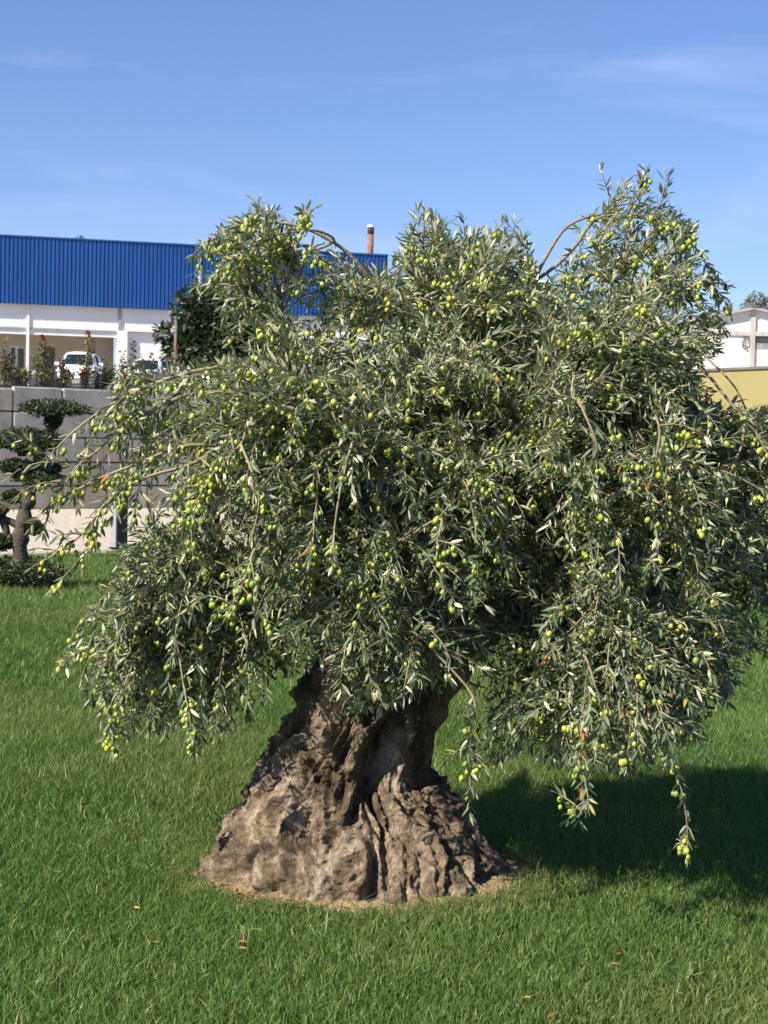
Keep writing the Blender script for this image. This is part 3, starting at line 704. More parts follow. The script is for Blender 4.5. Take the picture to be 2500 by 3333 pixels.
fq = np.concatenate([np.stack([i + k, i + k2, i + NA + k2], -1).reshape(-1, 3), np.stack([i + k, i + NA + k2, i + NA + k], -1).reshape(-1, 3)])
topc = len(vv); vv = np.vstack([vv, [(ccx[-1], TY, .86)]])
fq = np.concatenate([fq, np.stack([(NH - 1) * NA + np.arange(NA), (NH - 1) * NA + (np.arange(NA) + 1) % NA, np.full(NA, topc)], -1)])
link('trunk', tri_mesh('trunk', vv, fq, smooth=True), M_bark, tree)
# limbs
limbs = [
    ([(-.08, 5.9, .55), (-.14, 5.86, .85), (-.36, 5.82, 1.15), (-.62, 5.78, 1.42), (-.75, 5.75, 1.6)], .13),
    ([(0, 6.0, .6), (0, 6.05, 1.0), (.05, 6.1, 1.4), (.0, 6.1, 1.75)], .12),
    ([(.12, 5.95, .55), (.30, 5.93, .80), (.52, 5.9, .98), (.80, 5.88, 1.2), (1.1, 5.85, 1.4)], .12),
    ([(.05, 5.85, .6), (.10, 5.62, 1.0), (.15, 5.42, 1.25), (.2, 5.3, 1.4)], .09),
    ([(.1, 6.1, .65), (.3, 6.4, 1.1), (.5, 6.6, 1.5)], .10),
    ([(-.12, 6.05, .6), (-.3, 6.35, 1.05), (-.5, 6.5, 1.4)], .10),
    ([(.1, 5.95, .75), (.30, 6.0, 1.3), (.5, 6.0, 1.7), (.58, 6.0, 1.92)], .08),
    ([(-.05, 5.95, .9), (-.1, 5.9, 1.4), (-.14, 5.85, 1.75), tuple(W(800, 610, 5.82))], .045)]
nodes = []
for pts, r0 in limbs:
    p = smooth_path(pts, 22); w_ = np.array([[mnoise.noise(Vector(q * 6)), mnoise.noise(Vector(q * 6 + np.array((5, 5, 5)))), 0] for q in p]) * .03
    w_[0] = 0; p = p + w_
    v, f = tube(p, np.linspace(r0, .011, 22) * (1 + .10 * np.sin(np.arange(22) * 2.1)), 12)
    link('limb', tri_mesh('limb', v, f, smooth=True), M_branch, tree)
    nodes += list(p[7:])
POLY = [(395, 600), (425, 535), (500, 478), (545, 430), (640, 450), (700, 480), (760, 560), (835, 590), (868, 520), (905, 450), (965, 490), (1000, 520), (1090, 490), (1142, 515), (1150, 580), (1165, 640), (1195, 610), (1215, 550),
        (1225, 480), (1310, 430), (1385, 398), (1445, 450), (1500, 475), (1540, 560), (1565, 610), (1575, 680), (1545, 755), (1500, 800), (1550, 880), (1610, 880), (1800, 840), (1800, 1520), (1655, 1440), (1630, 1400),
        (1600, 1480), (1560, 1520), (1500, 1560), (1530, 1600), (1440, 1620), (1360, 1675), (1300, 1655), (1210, 1660), (1130, 1640), (1060, 1650), (1010, 1690), (960, 1640), (975, 1530), (1005, 1480), (1010, 1440),
        (975, 1500), (900, 1480), (830, 1540), (740, 1550), (700, 1440), (600, 1460), (540, 1570), (430, 1630), (380, 1590), (240, 1610), (190, 1520), (120, 1450), (120, 1410), (205, 1330), (240, 1240), (250, 1180), (285, 1130),
        (190, 1200), (100, 1270), (70, 1220), (60, 1150), (100, 1080), (110, 1000), (180, 920), (280, 830), (400, 780), (455, 770), (470, 700), (445, 630)]
POLY = np.array(POLY, float)
OPEN = [np.array(q, float) for q in ([(330, 640), (440, 690), (560, 730), (620, 760), (560, 785), (400, 790)],)]   # thin places in the crown
LP, LDr, LNn, LLn, LWd, LCu, LCo = [], [], [], [], [], [], []       # leaves
OP, OS = [], []                                                     # olives
twigs = Acc(); rg = np.random.default_rng(21)
CC = np.array((0.05, 5.9, 1.25))
TOP = np.array([(0.098, 0.142, 0.060), (0.122, 0.162, 0.066), (0.070, 0.108, 0.048), (0.155, 0.188, 0.096), (0.098, 0.146, 0.090)])
def add_leaf(p, d, nrm, ln, col, wf=None):
    LP.append(p); LDr.append(d); LNn.append(nrm); LLn.append(ln); LWd.append(ln * (wf or rg.uniform(.17, .25))); LCu.append(rg.uniform(-.12, .28)); LCo.append(col)
def leaf_col():
    u = rg.random()
    if u < .007: return np.array((0.50, 0.19, 0.04)) * rg.uniform(.5, 1.1)
    if u < .035: return np.array((0.30, 0.27, 0.06)) * rg.uniform(.7, 1.1)
    return TOP[rg.integers(0, 5)] * rg.uniform(.75, 1.25)
def dress(pts, olive_p, lean=1.0, skip=0, gap=1):
    """leaf pairs and fruit along a shoot"""
    n = len(pts)
    for k in range(skip, n - 1):
        if gap > 1 and rg.random() < 1 - 1 / gap: continue
        t = unit(pts[k + 1] - pts[k]); s1 = unit(np.cross(t, rg.normal(size=3))) ; s2 = np.cross(t, s1)
        sd = s1 if k % 2 else s2
        for sg in (1, -1):
            if rg.random() < .10: continue
            d = unit(t * rg.uniform(.5, 1.1) + sg * sd * rg.uniform(.55, 1.0) + np.array((0, 0, rg.uniform(-.15, .3))))
            nr = unit(np.array((0, 0, 1.0)) + rg.normal(size=3) * .75 - t * .3)
            add_leaf(pts[k] + rg.normal(size=3) * .003, d, nr, rg.uniform(.032, .060) * lean, leaf_col())
        if rg.random() < olive_p * 1.75:
            for q in range(rg.integers(1, 4)):
                OP.append(pts[k] + np.array((rg.uniform(-.02, .02), rg.uniform(-.02, .02), -rg.uniform(.012, .038)))); OS.append(rg.uniform(.0064, .0104))
    t = unit(pts[-1] - pts[-2])
    for q in range(3): add_leaf(pts[-1], unit(t + rg.normal(size=3) * .4), unit(np.array((0, 0, 1)) + rg.normal(size=3) * .6), rg.uniform(.035, .05) * lean, leaf_col())
def shoot(p0, d0, length, g_, olive_p, step=.021, r0=.0032, clip=True, lean=1.0, hole=True, thin=1.0):
    p = np.array(p0, float); d = unit(np.array(d0, float)); pts = [p.copy()]
    for k in range(max(4, int(length / step))):
        d = unit(d + np.array((0, 0, -g_)) * step * 4 + rg.normal(size=3) * .05); p = p + d * step; pts.append(p.copy())
    pts = np.array(pts)
    if clip:
        m_ = inpoly(project(pts + (pts - np.roll(pts, 1, 0)) * 1.2) + rg.normal(size=2) * 9, POLY)
        for q in OPEN:
            if hole and rg.random() < .88: m_ &= ~inpoly(project(pts), q)
        k = np.argmin(m_) if not m_.all() else len(m_)
        if k < 5: return
        pts = pts[:k]
    twigs.add(*tube(pts[::2] if len(pts) > 8 else pts, np.linspace(r0, .0011, len(pts[::2]) if len(pts) > 8 else len(pts)), 4, False))
    dress(pts, olive_p, lean, skip=1)
# lobes of the crown: centre and radii in view pixels, distance, depth radius, boughs, shoots each, fruit, how strongly shoots hang
lobes = [
    (880, 1040, 440, 300, 5.80, .85, 135, 10, .06, .9), (1310, 1010, 290, 290, 5.80, .85, 100, 10, .06, .9), (1600, 1130, 150, 230, 5.95, .6, 36, 9, .06, 1.0),
    (1370, 600, 170, 150, 5.95, .38, 17, 6, .13, .8), (1045, 650, 150, 110, 5.9, .42, 20, 7, .09, .5), (590, 610, 140, 115, 5.78, .24, 16, 6, .18, 1.3),
    (320, 950, 150, 100, 5.6, .30, 5, 4, .20, 1.0), (430, 1300, 210, 200, 5.85, .40, 56, 9, .07, 1.1), (1270, 1390, 290, 190, 5.5, .6, 66, 9, .03, 1.1),
    (820, 1370, 160, 90, 5.40, .3, 18, 8, .03, 1.0), (640, 890, 200, 110, 5.6, .5, 32, 8, .10, .8), (1180, 800, 330, 130, 5.8, .6, 56, 8, .08, .7),
    (770, 670, 85, 90, 5.75, .25, 9, 5, .12, .6), (930, 640, 90, 80, 5.85, .3, 8, 5, .08, .5)]
tg = []
for li, (cx0, cy0, rx, ry, z0, rz, nb, ns, op, g_) in enumerate(lobes):
    k = 0
    while k < nb:
        u = rg.normal(size=3); u /= np.linalg.norm(u); u *= rg.uniform(.35, .95)
        pp = W(cx0 + u[0] * rx, cy0 + u[2] * ry, z0 + u[1] * rz)
        if not inpoly(project([pp]), POLY)[0]: continue
        tg.append((np.array(pp), li)); k += 1
tg.sort(key=lambda t: np.linalg.norm(t[0] - np.array((0, 5.95, 1.1))))
nodes = np.array(nodes)
for pt, li in tg:
    cx0, cy0, rx, ry, z0, rz, nb, ns, op, g_ = lobes[li]
    dd = np.linalg.norm(nodes - pt, axis=1) + .25 * np.maximum(nodes[:, 2] - pt[2], 0); a_ = nodes[np.argmin(dd)]
    L_ = np.linalg.norm(pt - a_); mid = (a_ + pt) / 2 + np.array((0, 0, .16 * L_)) + rg.normal(size=3) * .05 * L_
    p = smooth_path([a_, mid, pt], 9); twigs.add(*tube(p, np.linspace(.0045 + .009 * min(L_, 1), .0035, 9), 5, False))
    nodes = np.vstack([nodes, p[3:]])
    rad = unit(pt - CC)
    for s in range(ns):
        q = p[rg.integers(3, 9)]; d = unit(rad * rg.uniform(.2, 1.0) + rg.normal(size=3) * .6 + np.array((0, 0, rg.uniform(.0, .7))))
        shoot(q, d, rg.uniform(.16, .46), g_ * rg.uniform(.6, 1.3), op * rg.uniform(.3, 1.7), hole=li != 5, thin=.7 if li == 5 else 1.0)
# boughs that stand out in the photograph: view pixels with distance, thickness, hanging shoots
def bough(pix, r0, r1, nsh, op, slen=(.15, .35), g_=1.2, mat=M_branch, own=0.0, n=26, attach=True, gap=1, lean=1.0, clip=False):
    pts = [np.array(W(*q)) for q in pix]
    if attach:
        dd = np.linalg.norm(nodes - pts[0], axis=1); pts = [nodes[np.argmin(dd)]] + pts
    p = smooth_path(pts, n); v, f = tube(p, np.linspace(r0, r1, n), 7)
    link('branch', tri_mesh('branch', v, f, smooth=True), mat, tree)
    if own: dress(smooth_path(p[int(n * (1 - own)):], int(own * np.linalg.norm(np.diff(p, axis=0), axis=1).sum() / .022)), op, lean, gap=gap)
    for s in range(nsh):
        k = rg.integers(int(n * .35), n); t = unit(p[min(k + 1, n - 1)] - p[k - 1])
        shoot(p[k], unit(t * .6 + rg.normal(size=3) * .5 + np.array((0, 0, .1))), rg.uniform(*slen), g_, op, clip=clip, hole=False)
B = bough
B([(800, 605, 5.82), (760, 555, 5.8), (715, 520, 5.78), (650, 490, 5.77), (580, 480, 5.76), (510, 488, 5.75), (455, 515, 5.74), (420, 548, 5.73)], .009, .0025, 40, .20, (.16, .46), own=.45, clip=True)
B([(720, 523, 5.78), (690, 500, 5.7), (640, 500, 5.66), (570, 520, 5.62), (510, 580, 5.6)], .006, .002, 26, .20, (.16, .44), own=.5, clip=True)
B([(560, 478, 5.76), (556, 455, 5.76), (550, 436, 5.76)], .003, .0015, 0, 0, own=.7, attach=False, n=8)
B([(640, 490, 5.77), (665, 465, 5.77), (680, 450, 5.8)], .003, .0015, 0, .1, own=.7, attach=False, n=8)
B([(1155, 610, 5.95), (1180, 555, 5.95), (1225, 490, 5.93), (1290, 464, 5.92), (1360, 462, 5.9), (1420, 480, 5.88), (1450, 505, 5.86)], .0075, .0025, 16, .17, (.14, .36), own=.5, clip=True)
B([(1155, 610, 5.95), (1200, 575, 5.93), (1245, 530, 5.92), (1275, 485, 5.92), (1310, 465, 5.9), (1380, 470, 5.88), (1440, 480, 5.9), (1490, 520, 5.9), (1530, 580, 5.92), (1548, 650, 5.92)], .008, .0025, 32, .2, (.12, .34), own=.4, clip=True)
B([(1370, 470, 5.9), (1380, 440, 5.92), (1385, 418, 5.92)], .004, .0015, 4, .05, (.06, .10), own=.8, attach=False, n=10, g_=-.4)
B([(1400, 470, 5.9), (1420, 450, 5.92), (1430, 432, 5.92)], .004, .0015, 3, .05, (.05, .09), own=.8, attach=False, n=10, g_=-.6)
B([(1330, 470, 5.9), (1325, 445, 5.92), (1318, 425, 5.92)], .004, .0015, 3, .05, (.07, .11), own=.8, attach=False, n=10, g_=-.6)
B([(930, 600, 5.85), (915, 545, 5.85), (905, 500, 5.86), (903, 458, 5.86)], .004, .0014, 3, .02, (.1, .18), own=.75, n=14, g_=-.5, gap=1.5, lean=1.1)
B([(1080, 600, 5.88), (1085, 545, 5.88), (1088, 505, 5.88)], .004, .0015, 4, .03, (.08, .16), own=.7, n=12, g_=-.4)
B([(1130, 600, 5.88), (1140, 550, 5.88), (1128, 520, 5.88)], .004, .0015, 3, .03, (.08, .14), own=.7, n=12, g_=-.4)
B([(1010, 620, 5.88), (1000, 560, 5.88), (1005, 525, 5.88)], .004, .0015, 3, .05, (.08, .14), own=.7, n=12, g_=-.4)
B([(840, 600, 5.83), (880, 560, 5.84), (940, 545, 5.85), (985, 570, 5.86)], .005, .002, 3, .1, (.08, .14), own=.4, n=14)
B([(640, 800, 5.55), (540, 790, 5.5), (430, 800, 5.45), (330, 830, 5.42), (230, 880, 5.4), (150, 940, 5.38), (105, 990, 5.36)], .010, .0025, 12, .19, (.12, .30), own=.55, mat=M_twig)
B([(520, 850, 5.5), (420, 850, 5.45), (330, 885, 5.42), (250, 940, 5.4), (170, 1010, 5.38), (120, 1070, 5.37)], .008, .0025, 10, .19, (.12, .28), own=.5, mat=M_twig)
B([(480, 960, 5.45), (390, 965, 5.4), (300, 1000, 5.38), (200, 1040, 5.36), (110, 1090, 5.34)], .008, .0025, 9, .19, (.10, .24), own=.5, mat=M_twig)
B([(420, 1000, 5.4), (320, 1030, 5.36), (240, 1075, 5.34), (180, 1150, 5.33), (130, 1190, 5.33), (70, 1225, 5.33)], .007, .0022, 5, .3, (.08, .16), own=.45, mat=M_twig, gap=1.4)
B([(260, 1040, 5.36), (205, 1120, 5.33), (195, 1180, 5.33), (115, 1270, 5.33)], .004, .0016, 2, .3, (.08, .14), own=.5, n=16, mat=M_twig, gap=1.5)
B([(260, 1330, 5.4), (200, 1325, 5.36), (160, 1365, 5.35), (145, 1430, 5.35)], .003, .0014, 0, .10, own=.55, n=14, mat=M_twig, lean=.6)
B([(540, 920, 5.1), (520, 960, 5.06), (470, 1010, 5.03), (430, 1060, 5.02), (400, 1130, 5.02)], .0055, .002, 12, .3, (.1, .25), own=.5, mat=M_twig)
B([(520, 960, 5.06), (545, 1020, 5.02), (560, 1080, 5.0), (545, 1160, 5.0)], .005, .002, 4, .2, (.1, .2), own=.4, n=14, mat=M_twig, attach=False)
B([(560, 1170, 5.02), (540, 1220, 4.98), (515, 1280, 4.96), (480, 1350, 4.96)], .006, .002, 5, .25, (.1, .2), own=.4, n=14, mat=M_twig)
B([(1460, 755, 5.5), (1520, 800, 5.45), (1570, 860, 5.42), (1610, 910, 5.4), (1665, 965, 5.4)], .008, .003, 5, .25, (.1, .2), own=.2, mat=M_twig)
B([(1490, 745, 5.55), (1545, 790, 5.5), (1590, 840, 5.48), (1620, 900, 5.46), (1660, 950, 5.45)], .005, .002, 2, .2, (.08, .15), own=.15, mat=M_twig)
B([(1610, 905, 5.4), (1600, 970, 5.38), (1570, 1020, 5.37), (1560, 1080, 5.36)], .005, .002, 4, .3, (.1, .2), own=.5, n=14, mat=M_twig, attach=False)
B([(1240, 1400, 5.1), (1265, 1420, 5.02), (1285, 1480, 5.0), (1300, 1540, 5.0), (1290, 1600, 5.0)], .006, .002, 4, .08, (.1, .2), own=.4, n=16, mat=M_twig)
B([(1260, 1580, 5.02), (1250, 1650, 5.0), (1265, 1700, 5.0), (1250, 1770, 5.0)], .0045, .0016, 5, .25, (.06, .12), own=.75, n=16, mat=M_twig)
B([(1390, 1540, 5.05), (1430, 1600, 5.0), (1465, 1680, 4.98), (1482, 1760, 4.97), (1486, 1845, 4.97)], .005, .0016, 2, .16, (.05, .09), own=.62, n=20, mat=M_twig, lean=.95)
B([(1400, 1550, 5.05), (1450, 1560, 5.0), (1500, 1585, 5.0)], .004, .0016, 3, .2, (.05, .10), own=.5, n=12, mat=M_twig)
B([(1020, 1500, 5.15), (1015, 1560, 5.1), (1010, 1640, 5.1), (1018, 1700, 5.1)], .0045, .0016, 3, .12, (.06, .11), own=.75, n=16, mat=M_twig)
B([(400, 1500, 5.3), (415, 1560, 5.28), (420, 1620, 5.28)], .003, .0014, 2, .2, (.06, .1), own=.7, n=12, mat=M_twig)
B([(260, 1500, 5.4), (240, 1560, 5.38), (235, 1600, 5.38)], .003, .0014, 2, .3, (.06, .1), own=.7, n=12, mat=M_twig)
B([(690, 980, 5.0), (685, 1080, 4.97), (670, 1170, 4.96)], .005, .002, 3, .25, (.08, .16), own=.3, n=14, mat=M_twig)
B([(760, 960, 5.0), (735, 1060, 4.97), (720, 1170, 4.97), (725, 1230, 4.97)], .005, .002, 3, .2, (.08, .16), own=.3, n=14, mat=M_twig)
B([(950, 1120, 5.0), (945, 1180, 4.96), (960, 1270, 4.96)], .005, .002, 4, .2, (.08, .16), own=.4, n=14, mat=M_twig)
B([(1240, 860, 5.05), (1270, 910, 5.0), (1290, 970, 5.0), (1285, 1050, 5.0)], .006, .002, 4, .2, (.08, .18), own=.35, n=14, mat=M_twig)
B([(1410, 880, 5.05), (1425, 930, 5.0), (1415, 1000, 5.0), (1400, 1060, 5.0)], .006, .002, 4, .2, (.08, .18), own=.35, n=14, mat=M_twig)
link('twigs', twigs.mesh('twigs'), M_twig, tree, kind='stuff')

# leaves: the 300 that show largest as single parts, the rest as one mass
LP, LDr, LNn, LCo = (np.array(a_) for a_ in (LP, LDr, LNn, LCo)); LLn, LWd, LCu = (np.array(a_) for a_ in (LLn, LWd, LCu))
OP = np.array(OP); OS = np.array(OS)
mid = LP + unit(LDr) * LLn[:, None] * .5
def front(points):                       # distance to the nearest leaf in each small cell of the view
    g_ = np.full((320, 260), 99.0); q = np.clip((project(mid) / 8).astype(int), 0, (259, 319)); np.minimum.at(g_, (q[:, 1], q[:, 0]), mid[:, 1])
    q2 = np.clip((project(points) / 8).astype(int), 0, (259, 319)); return points[:, 1] - g_[q2[:, 1], q2[:, 0]]
dep = front(mid); yv = unit(np.cross(LNn, LDr)); zv = unit(np.cross(LDr, yv))
tocam = unit(np.array((0, 0, CAMH)) - mid); pr_ = project(LP + LDr * LLn[:, None]) - project(LP)
area = np.linalg.norm(pr_, axis=1) * LWd * abs((zv * tocam).sum(1)) / mid[:, 1]
px_ = project(mid); inview = (px_[:, 0] > 5) & (px_[:, 0] < 1650)
area = np.where((dep < .02) & inview, area, 0)
big = np.argsort(-area)[:300]; rest = np.ones(len(LP), bool); rest[big] = False
deep = rest & (dep > .22); near_ = rest & ~deep
v, f = leaves_np(LP[near_], LDr[near_], LNn[near_], LLn[near_], LWd[near_], LCu[near_])
vd, fd = leaves_np(LP[deep], LDr[deep], LNn[deep], LLn[deep], LWd[deep], LCu[deep])
vd = vd.reshape(-1, 8, 3)[:, [0, 1, 3, 7]].reshape(-1, 3); nd = int(deep.sum())       # inside the crown a leaf is a plain lozenge
fd = (np.array([(0, 2, 1), (1, 2, 3)])[None] + (np.arange(nd) * 4)[:, None, None]).reshape(-1, 3) + len(v)
link('foliage', tri_mesh('foliage', np.vstack([v, vd]), np.vstack([f, fd]), np.vstack([np.repeat(LCo[near_], 8, 0), np.repeat(LCo[deep], 4, 0)])), M_leaf, tree, kind='stuff')
lm = {}
for k in big:
    key = (int(round(LCu[k] * 8)), int(k) % 6, LCo[k][0] > .25)
    if key not in lm:
        v, f = leaves_np(np.zeros((1, 3)), np.array([[1., 0, 0]]), np.array([[0, 0, 1.]]), np.array([1.0]), np.array([.21]), np.array([key[0] / 8]))
        lm[key] = tri_mesh('leaf', v, f, np.repeat(LCo[k][None], 8, 0)); lm[key].materials.append(M_leaf)
    o = link('leaf', lm[key], None, tree); d_ = unit(LDr[k]); 
    Mx = Matrix((tuple(d_), tuple(yv[k]), tuple(zv[k]))).transposed().to_4x4()
    o.matrix_basis = Matrix.Translation(LP[k]) @ Mx @ Matrix.Scale(LLn[k], 4)
# olives
bm = bmesh.new(); bmesh.ops.create_icosphere(bm, subdivisions=2, radius=1.0)
OT = np.array([v.co[:] for v in bm.verts]) * np.array((1, 1, 1.28)); bm.verts.index_update(); OF = np.array([[v.index for v in f.verts] for f in bm.faces]); bm.free()
bm = bmesh.new(); bmesh.ops.create_icosphere(bm, subdivisions=1, radius=1.0)
OT1 = np.array([v.co[:] for v in bm.verts]) * np.array((1.06, 1.06, 1.36)); bm.verts.index_update(); OF1 = np.array([[v.index for v in f.verts] for f in bm.faces]); bm.free()
OCOL = np.array([(0.33, 0.38, 0.05), (0.28, 0.34, 0.05), (0.37, 0.40, 0.06), (0.19, 0.28, 0.05), (0.41, 0.41, 0.07)])
pin = project(OP); keep = (pin[:, 0] < 1900) & (front(OP) < .30); OP = OP[keep]; OS = OS[keep]; pin = pin[keep]
od = front(OP); sc_ = OS / OP[:, 1]; sc_ = np.where((od < .03) & (pin[:, 0] > 5) & (pin[:, 0] < 1650), sc_, 0)
obig = np.argsort(-sc_)[:300]; om = []
for c_ in OCOL:
    me = tri_mesh('olive', OT, OF, np.tile(c_, (len(OT), 1)), smooth=True); me.materials.append(M_olive); om.append(me)
for k in obig:
    o = link('olive', om[rg.integers(0, 5)], None, tree)
    o.matrix_basis = Matrix.Translation(OP[k]) @ Matrix.Rotation(rg.uniform(-.5, .5), 4, 'X') @ Matrix.Rotation(rg.uniform(-.5, .5), 4, 'Y') @ Matrix.Scale(OS[k], 4)
orest = np.ones(len(OP), bool); orest[obig] = False; q = OP[orest]
v = (q[:, None] + OT1[None] * OS[orest][:, None, None]).reshape(-1, 3); f = (OF1[None] + (np.arange(len(q)) * len(OT1))[:, None, None]).reshape(-1, 3)
link('olives', tri_mesh('olives', v, f, np.repeat(OCOL[rg.integers(0, 5, len(q))], len(OT1), 0), smooth=True), M_olive, tree, kind='stuff')
print('leaves', len(LP), 'olives', len(OP))

# ================================================================== SOIL RING
RY, RQ = TY - .27, .77
bm = bmesh.new(); rings = []
for k, rr_ in enumerate((.0, .3, .45, .56, .64, .72)):
    row = []
    for j in range(96):
        a_ = 2 * math.pi * j / 96; e = 1 + .05 * mnoise.noise(Vector((math.cos(a_) * 2, math.sin(a_) * 2, 3)))
        row.append(bm.verts.new((-.06 + rr_ * e * math.cos(a_), RY + rr_ * e * math.sin(a_) * RQ, .032 - .024 * (rr_ / .72) ** 2 + .012 * mnoise.noise(Vector((rr_ * 9, a_ * 4, 1))))))
    rings.append(row)
for k in range(5):
    for j in range(96): bm.faces.new((rings[k][j], rings[k][(j + 1) % 96], rings[k + 1][(j + 1) % 96], rings[k + 1][j]))
bmesh.ops.remove_doubles(bm, verts=bm.verts[:], dist=.0005)
link('soil', bm_mesh('soil', bm, True), M_soil, kind='structure')

# ================================================================== GRASS
def ring_r(x, y):
    a_ = np.arctan2((y - RY) / RQ, x + .06); return .585 + .02 * np.sin(a_ * 3 + 1) + .018 * np.sin(a_ * 7) + .05 * np.maximum(0, -np.sin(a_ + .25))
gv, gf, gc, n0 = [], [], [], 0
def lumps(x, y): return .55 * np.sin(x * 1.1 + 2 * np.sin(y * .8 + .5)) * np.sin(y * 1.3 + np.sin(x * 1.7)) + np.sin(x * 2.1 + 1.3 * np.sin(y * 1.7)) * np.sin(y * 2.6 + np.sin(x * 3.1)) * .5 + np.sin(x * 7.3 + y * 3) * np.sin(y * 8.1 - x * 2) * .3
for y0, y1, dens, hgt, wid, full in ((3.7, 6.4, 16500, .038, .0030, True), (6.4, 9.5, 10000, .042, .0046, False), (9.5, 14, 4800, .050, .0068, False), (14, 24, 2300, .055, .0095, False)):
    xa, xb = -.245 * y1 - .9, .245 * y1 + 1.0
    n_ = int((y1 - y0) * (xb - xa) * dens); x = rg.uniform(xa, xb, n_); y = rg.uniform(y0, y1, n_)
    k = (np.hypot(x + .06, (y - RY) / RQ) > ring_r(x, y) + rg.normal(size=n_) * .012 - .06 * (rg.random(n_) < .09)) & (y < lawn_edge(x) - .03 + rg.normal(size=n_) * .05) & (np.abs(x) < .245 * y + .9)
    gx = x - CORNER[0]; gy = y - CORNER[1]; k &= ((gx * GD[1] - gy * GD[0]) > .1)
    x, y = x[k], y[k]; n_ = len(x); lp_ = lumps(x, y)
    near = np.clip((np.hypot(x + .06, (y - RY) / RQ) - .66) / .16, 0, 1)
    h = hgt * rg.uniform(.55, 1.25, n_) * (1 + .18 * lp_) * np.where(rg.random(n_) < .035, rg.uniform(1.4, 2.1, n_), 1) * (1.35 - .35 * near)
    a_ = rg.uniform(0, 2 * math.pi, n_); tilt = np.abs(rg.normal(size=n_)) * .5 + .1
    dx, dy = np.cos(a_) * tilt, np.sin(a_) * tilt
    b_ = rg.uniform(0, 2 * math.pi, n_); wx, wy = np.cos(b_) * wid * .5, np.sin(b_) * wid * .5
    z0 = np.full(n_, .004); wv = rg.uniform(.7, 1.3, n_)
    base = np.stack([x, y, z0], 1); wvec = np.stack([wx * wv, wy * wv, 0 * wx], 1)
    midp = base + np.stack([dx * h * .45, dy * h * .45, h * .62], 1); tip = base + np.stack([dx * h * 1.2, dy * h * 1.2, h * .98], 1)
    mixc = np.clip(.5 + .35 * lp_ + rg.normal(size=n_) * .28, 0, 1)[:, None]
    col = np.array((.058, .122, .024)) * (1 - mixc) + np.array((.150, .225, .060)) * mixc
    yel = np.clip(.5 + 1.1 * (np.sin(x * .9 + 3 + 1.5 * np.sin(y * .7)) * np.sin(y * 1.1 + 1.2 * np.sin(x * 1.4 + 1)) + .35 * np.sin(x * 4.1 + y) * np.sin(y * 5 - x * 2.2)) - .35, 0, 1)[:, None] * rg.uniform(.2, 1, (n_, 1))
    col = col * (1 - .6 * yel) + np.array((.20, .225, .075)) * .6 * yel
    dry = (rg.random(n_) < .05 + .05 * yel[:, 0])[:, None]; col = np.where(dry, np.array((.34, .31, .13)) * rg.uniform(.6, 1.1, (n_, 1)), col)
    if full:
        v = np.stack([base - wvec, base + wvec, midp - wvec * .85, midp + wvec * .85, tip], 1)
        f = np.array([(0, 1, 3), (0, 3, 2), (2, 3, 4)]); m_ = 5
    else:
        v = np.stack([base - wvec, base + wvec, tip], 1); f = np.array([(0, 1, 2)]); m_ = 3
    gv.append(v.reshape(-1, 3)); gf.append((f[None] + (np.arange(n_) * m_)[:, None, None] + n0).reshape(-1, 3)); gc.append(np.repeat(col, m_, 0)); n0 += n_ * m_
gm = tri_mesh('grass', np.concatenate(gv), np.concatenate(gf), np.concatenate(gc))
go = link('grass', gm, M_grass, kind='stuff'); go['label'] = 'short green mown grass covering the lawn around the olive tree'; go['category'] = 'grass'
print('grass tris', len(gm.polygons))

# ================================================================== SMALL THINGS ON THE LAWN
def fallen(px, py, size, col, rz, lab, group, h=.034):
    g_ = ground(px, py, h); r = np.random.default_rng(int(px * 7 + py))
    v, f = leaves_np(np.zeros((1, 3)), np.array([[math.cos(rz), math.sin(rz), .25]]), np.array([[r.normal() * .3, -.5, 1.0]]), np.array([size]), np.array([size * .26]), np.array([.2]))
    o = link('fallen_leaf', tri_mesh('fallen_leaf', v, f, np.tile(col, (8, 1))), M_petal); o.location = (g_.x, g_.y, h)
    tag(o, lab, 'leaf', group)
r = random.Random(5)
for px, py in ((547, 2890), (770, 3085), (772, 3063), (520, 3068), (2023, 3100), (1780, 3310), (2040, 2920), (205, 2836), (720, 3092), (1985, 3135), (2290, 3010), (400, 3200), (1500, 3180), (2200, 3230)):
    fallen(px, py, r.uniform(.024, .04), (.27, .125, .05), r.uniform(0, 6.3), 'single dry orange leaf lying in the lawn grass', 'dry orange leaves on the lawn')
for px, py in ((845, 3030), (435, 2952), (1700, 3245), (300, 2960)):
    fallen(px, py, r.uniform(.022, .032), (.45, .33, .06), r.uniform(0, 6.3), 'single yellow leaf lying in the lawn grass', 'yellow leaves on the lawn')
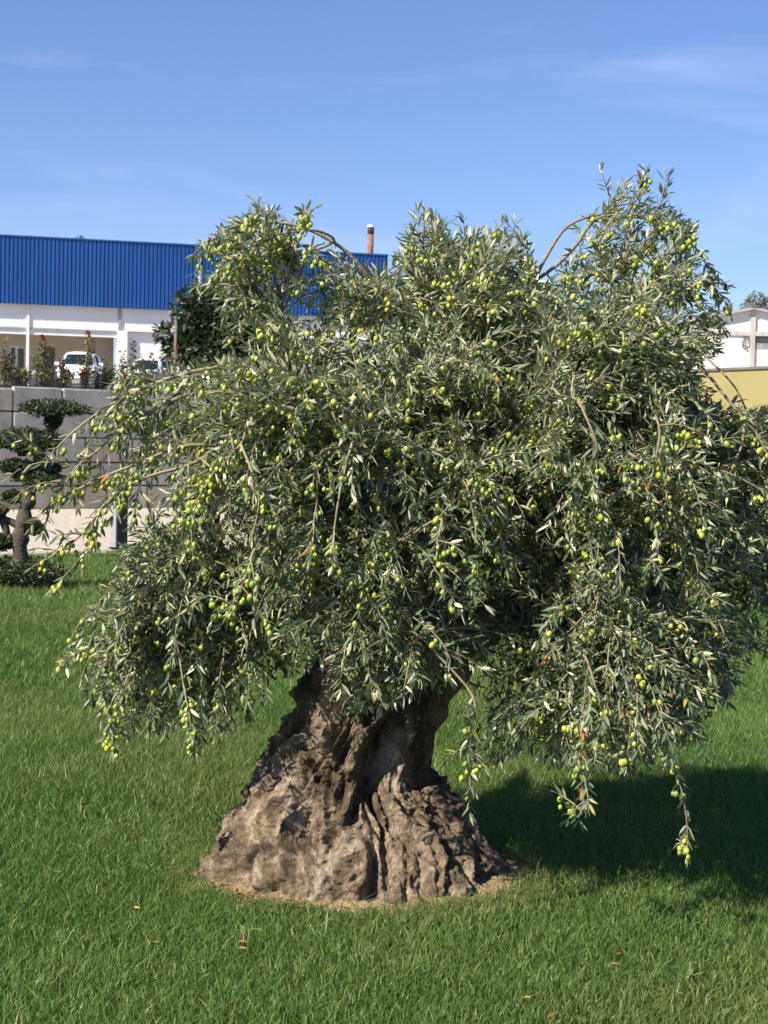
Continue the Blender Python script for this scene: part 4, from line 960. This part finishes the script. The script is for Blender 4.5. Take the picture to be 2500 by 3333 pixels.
for q in range(84):                      # litter on the soil ring
    a_ = r.uniform(math.pi * 1.02, math.pi * 1.98); rd = r.uniform(.57, .655); x, y = -.06 + rd * math.cos(a_), RY + rd * math.sin(a_) * RQ
    if q < 50: a_ = r.uniform(math.pi * 1.02, math.pi * 1.45); x, y = -.06 + rd * math.cos(a_), RY + rd * math.sin(a_) * RQ
    rz = r.uniform(0, 6.3); sz = r.uniform(.03, .06)
    v, f = leaves_np(np.zeros((1, 3)), np.array([[math.cos(rz), math.sin(rz), r.uniform(0, .3)]]), np.array([[0, -.3, 1.0]]), np.array([sz]), np.array([sz * .16]), np.array([.25]))
    o = link('dry_leaf', tri_mesh('dry_leaf', v, f, np.tile(np.array((.30, .155, .075)) * r.uniform(.5, 1.4), (8, 1))), M_petal); o.location = (x, y, .022 + .004 * r.random())
    tag(o, 'dry curled brown leaf on the bare soil around the trunk', 'leaf', 'dry leaves on the soil')
def weed(name, px, py, n_, ln, col, lab, up=.5, h0=0.0):
    g_ = ground(px, py, h0); rr = np.random.default_rng(int(px))
    t = thing(name, lab, 'weed', tuple(g_)); az = rr.uniform(0, 6.28, n_)
    d = np.stack([np.cos(az), np.sin(az), rr.uniform(up * .6, up * 1.5, n_)], 1)
    acc = Acc(); st = []
    for k in range(n_):
        e = np.array(g_) + np.array((0, 0, .01 + rr.uniform(0, .09))) + d[k] * .01; acc.add(*tube([np.array(g_) - np.array((0, 0, .01)), e], .0018, 4)); st.append(e)
    link('stems', acc.mesh('stems'), M_twig, t)
    l_ = rr.uniform(.7, 1.2, n_) * ln; nr = np.stack([-d[:, 0] * .5, -d[:, 1] * .5, np.ones(n_)], 1)
    for k in range(n_):
        v, f = leaves_np(np.array(st[k])[None], d[k:k + 1], nr[k:k + 1], l_[k:k + 1], l_[k:k + 1] * .3, np.array([.3])); link('leaf', tri_mesh('leaf', v, f, np.tile(np.array(col) * rr.uniform(.8, 1.2), (8, 1))), M_foliage, t)
weed('weed', 730, 2742, 12, .05, (.12, .17, .06), 'pale green weed growing at the left foot of the trunk', .9)
weed('weed', 262, 2670, 6, .055, (.09, .19, .05), 'bright green broad-leaved weed in the lawn left of the trunk', .9)
weed('weed', 810, 2375, 6, .05, (.09, .18, .05), 'small broad-leaved weed in the grass behind the trunk', .9)
weed('weed', 800, 3095, 3, .03, (.09, .2, .05), 'low bright green weed in the lawn before the trunk', .4)
weed('weed', 2240, 3210, 4, .045, (.10, .2, .05), 'tiny light green weed in the sunny grass on the right', .6)
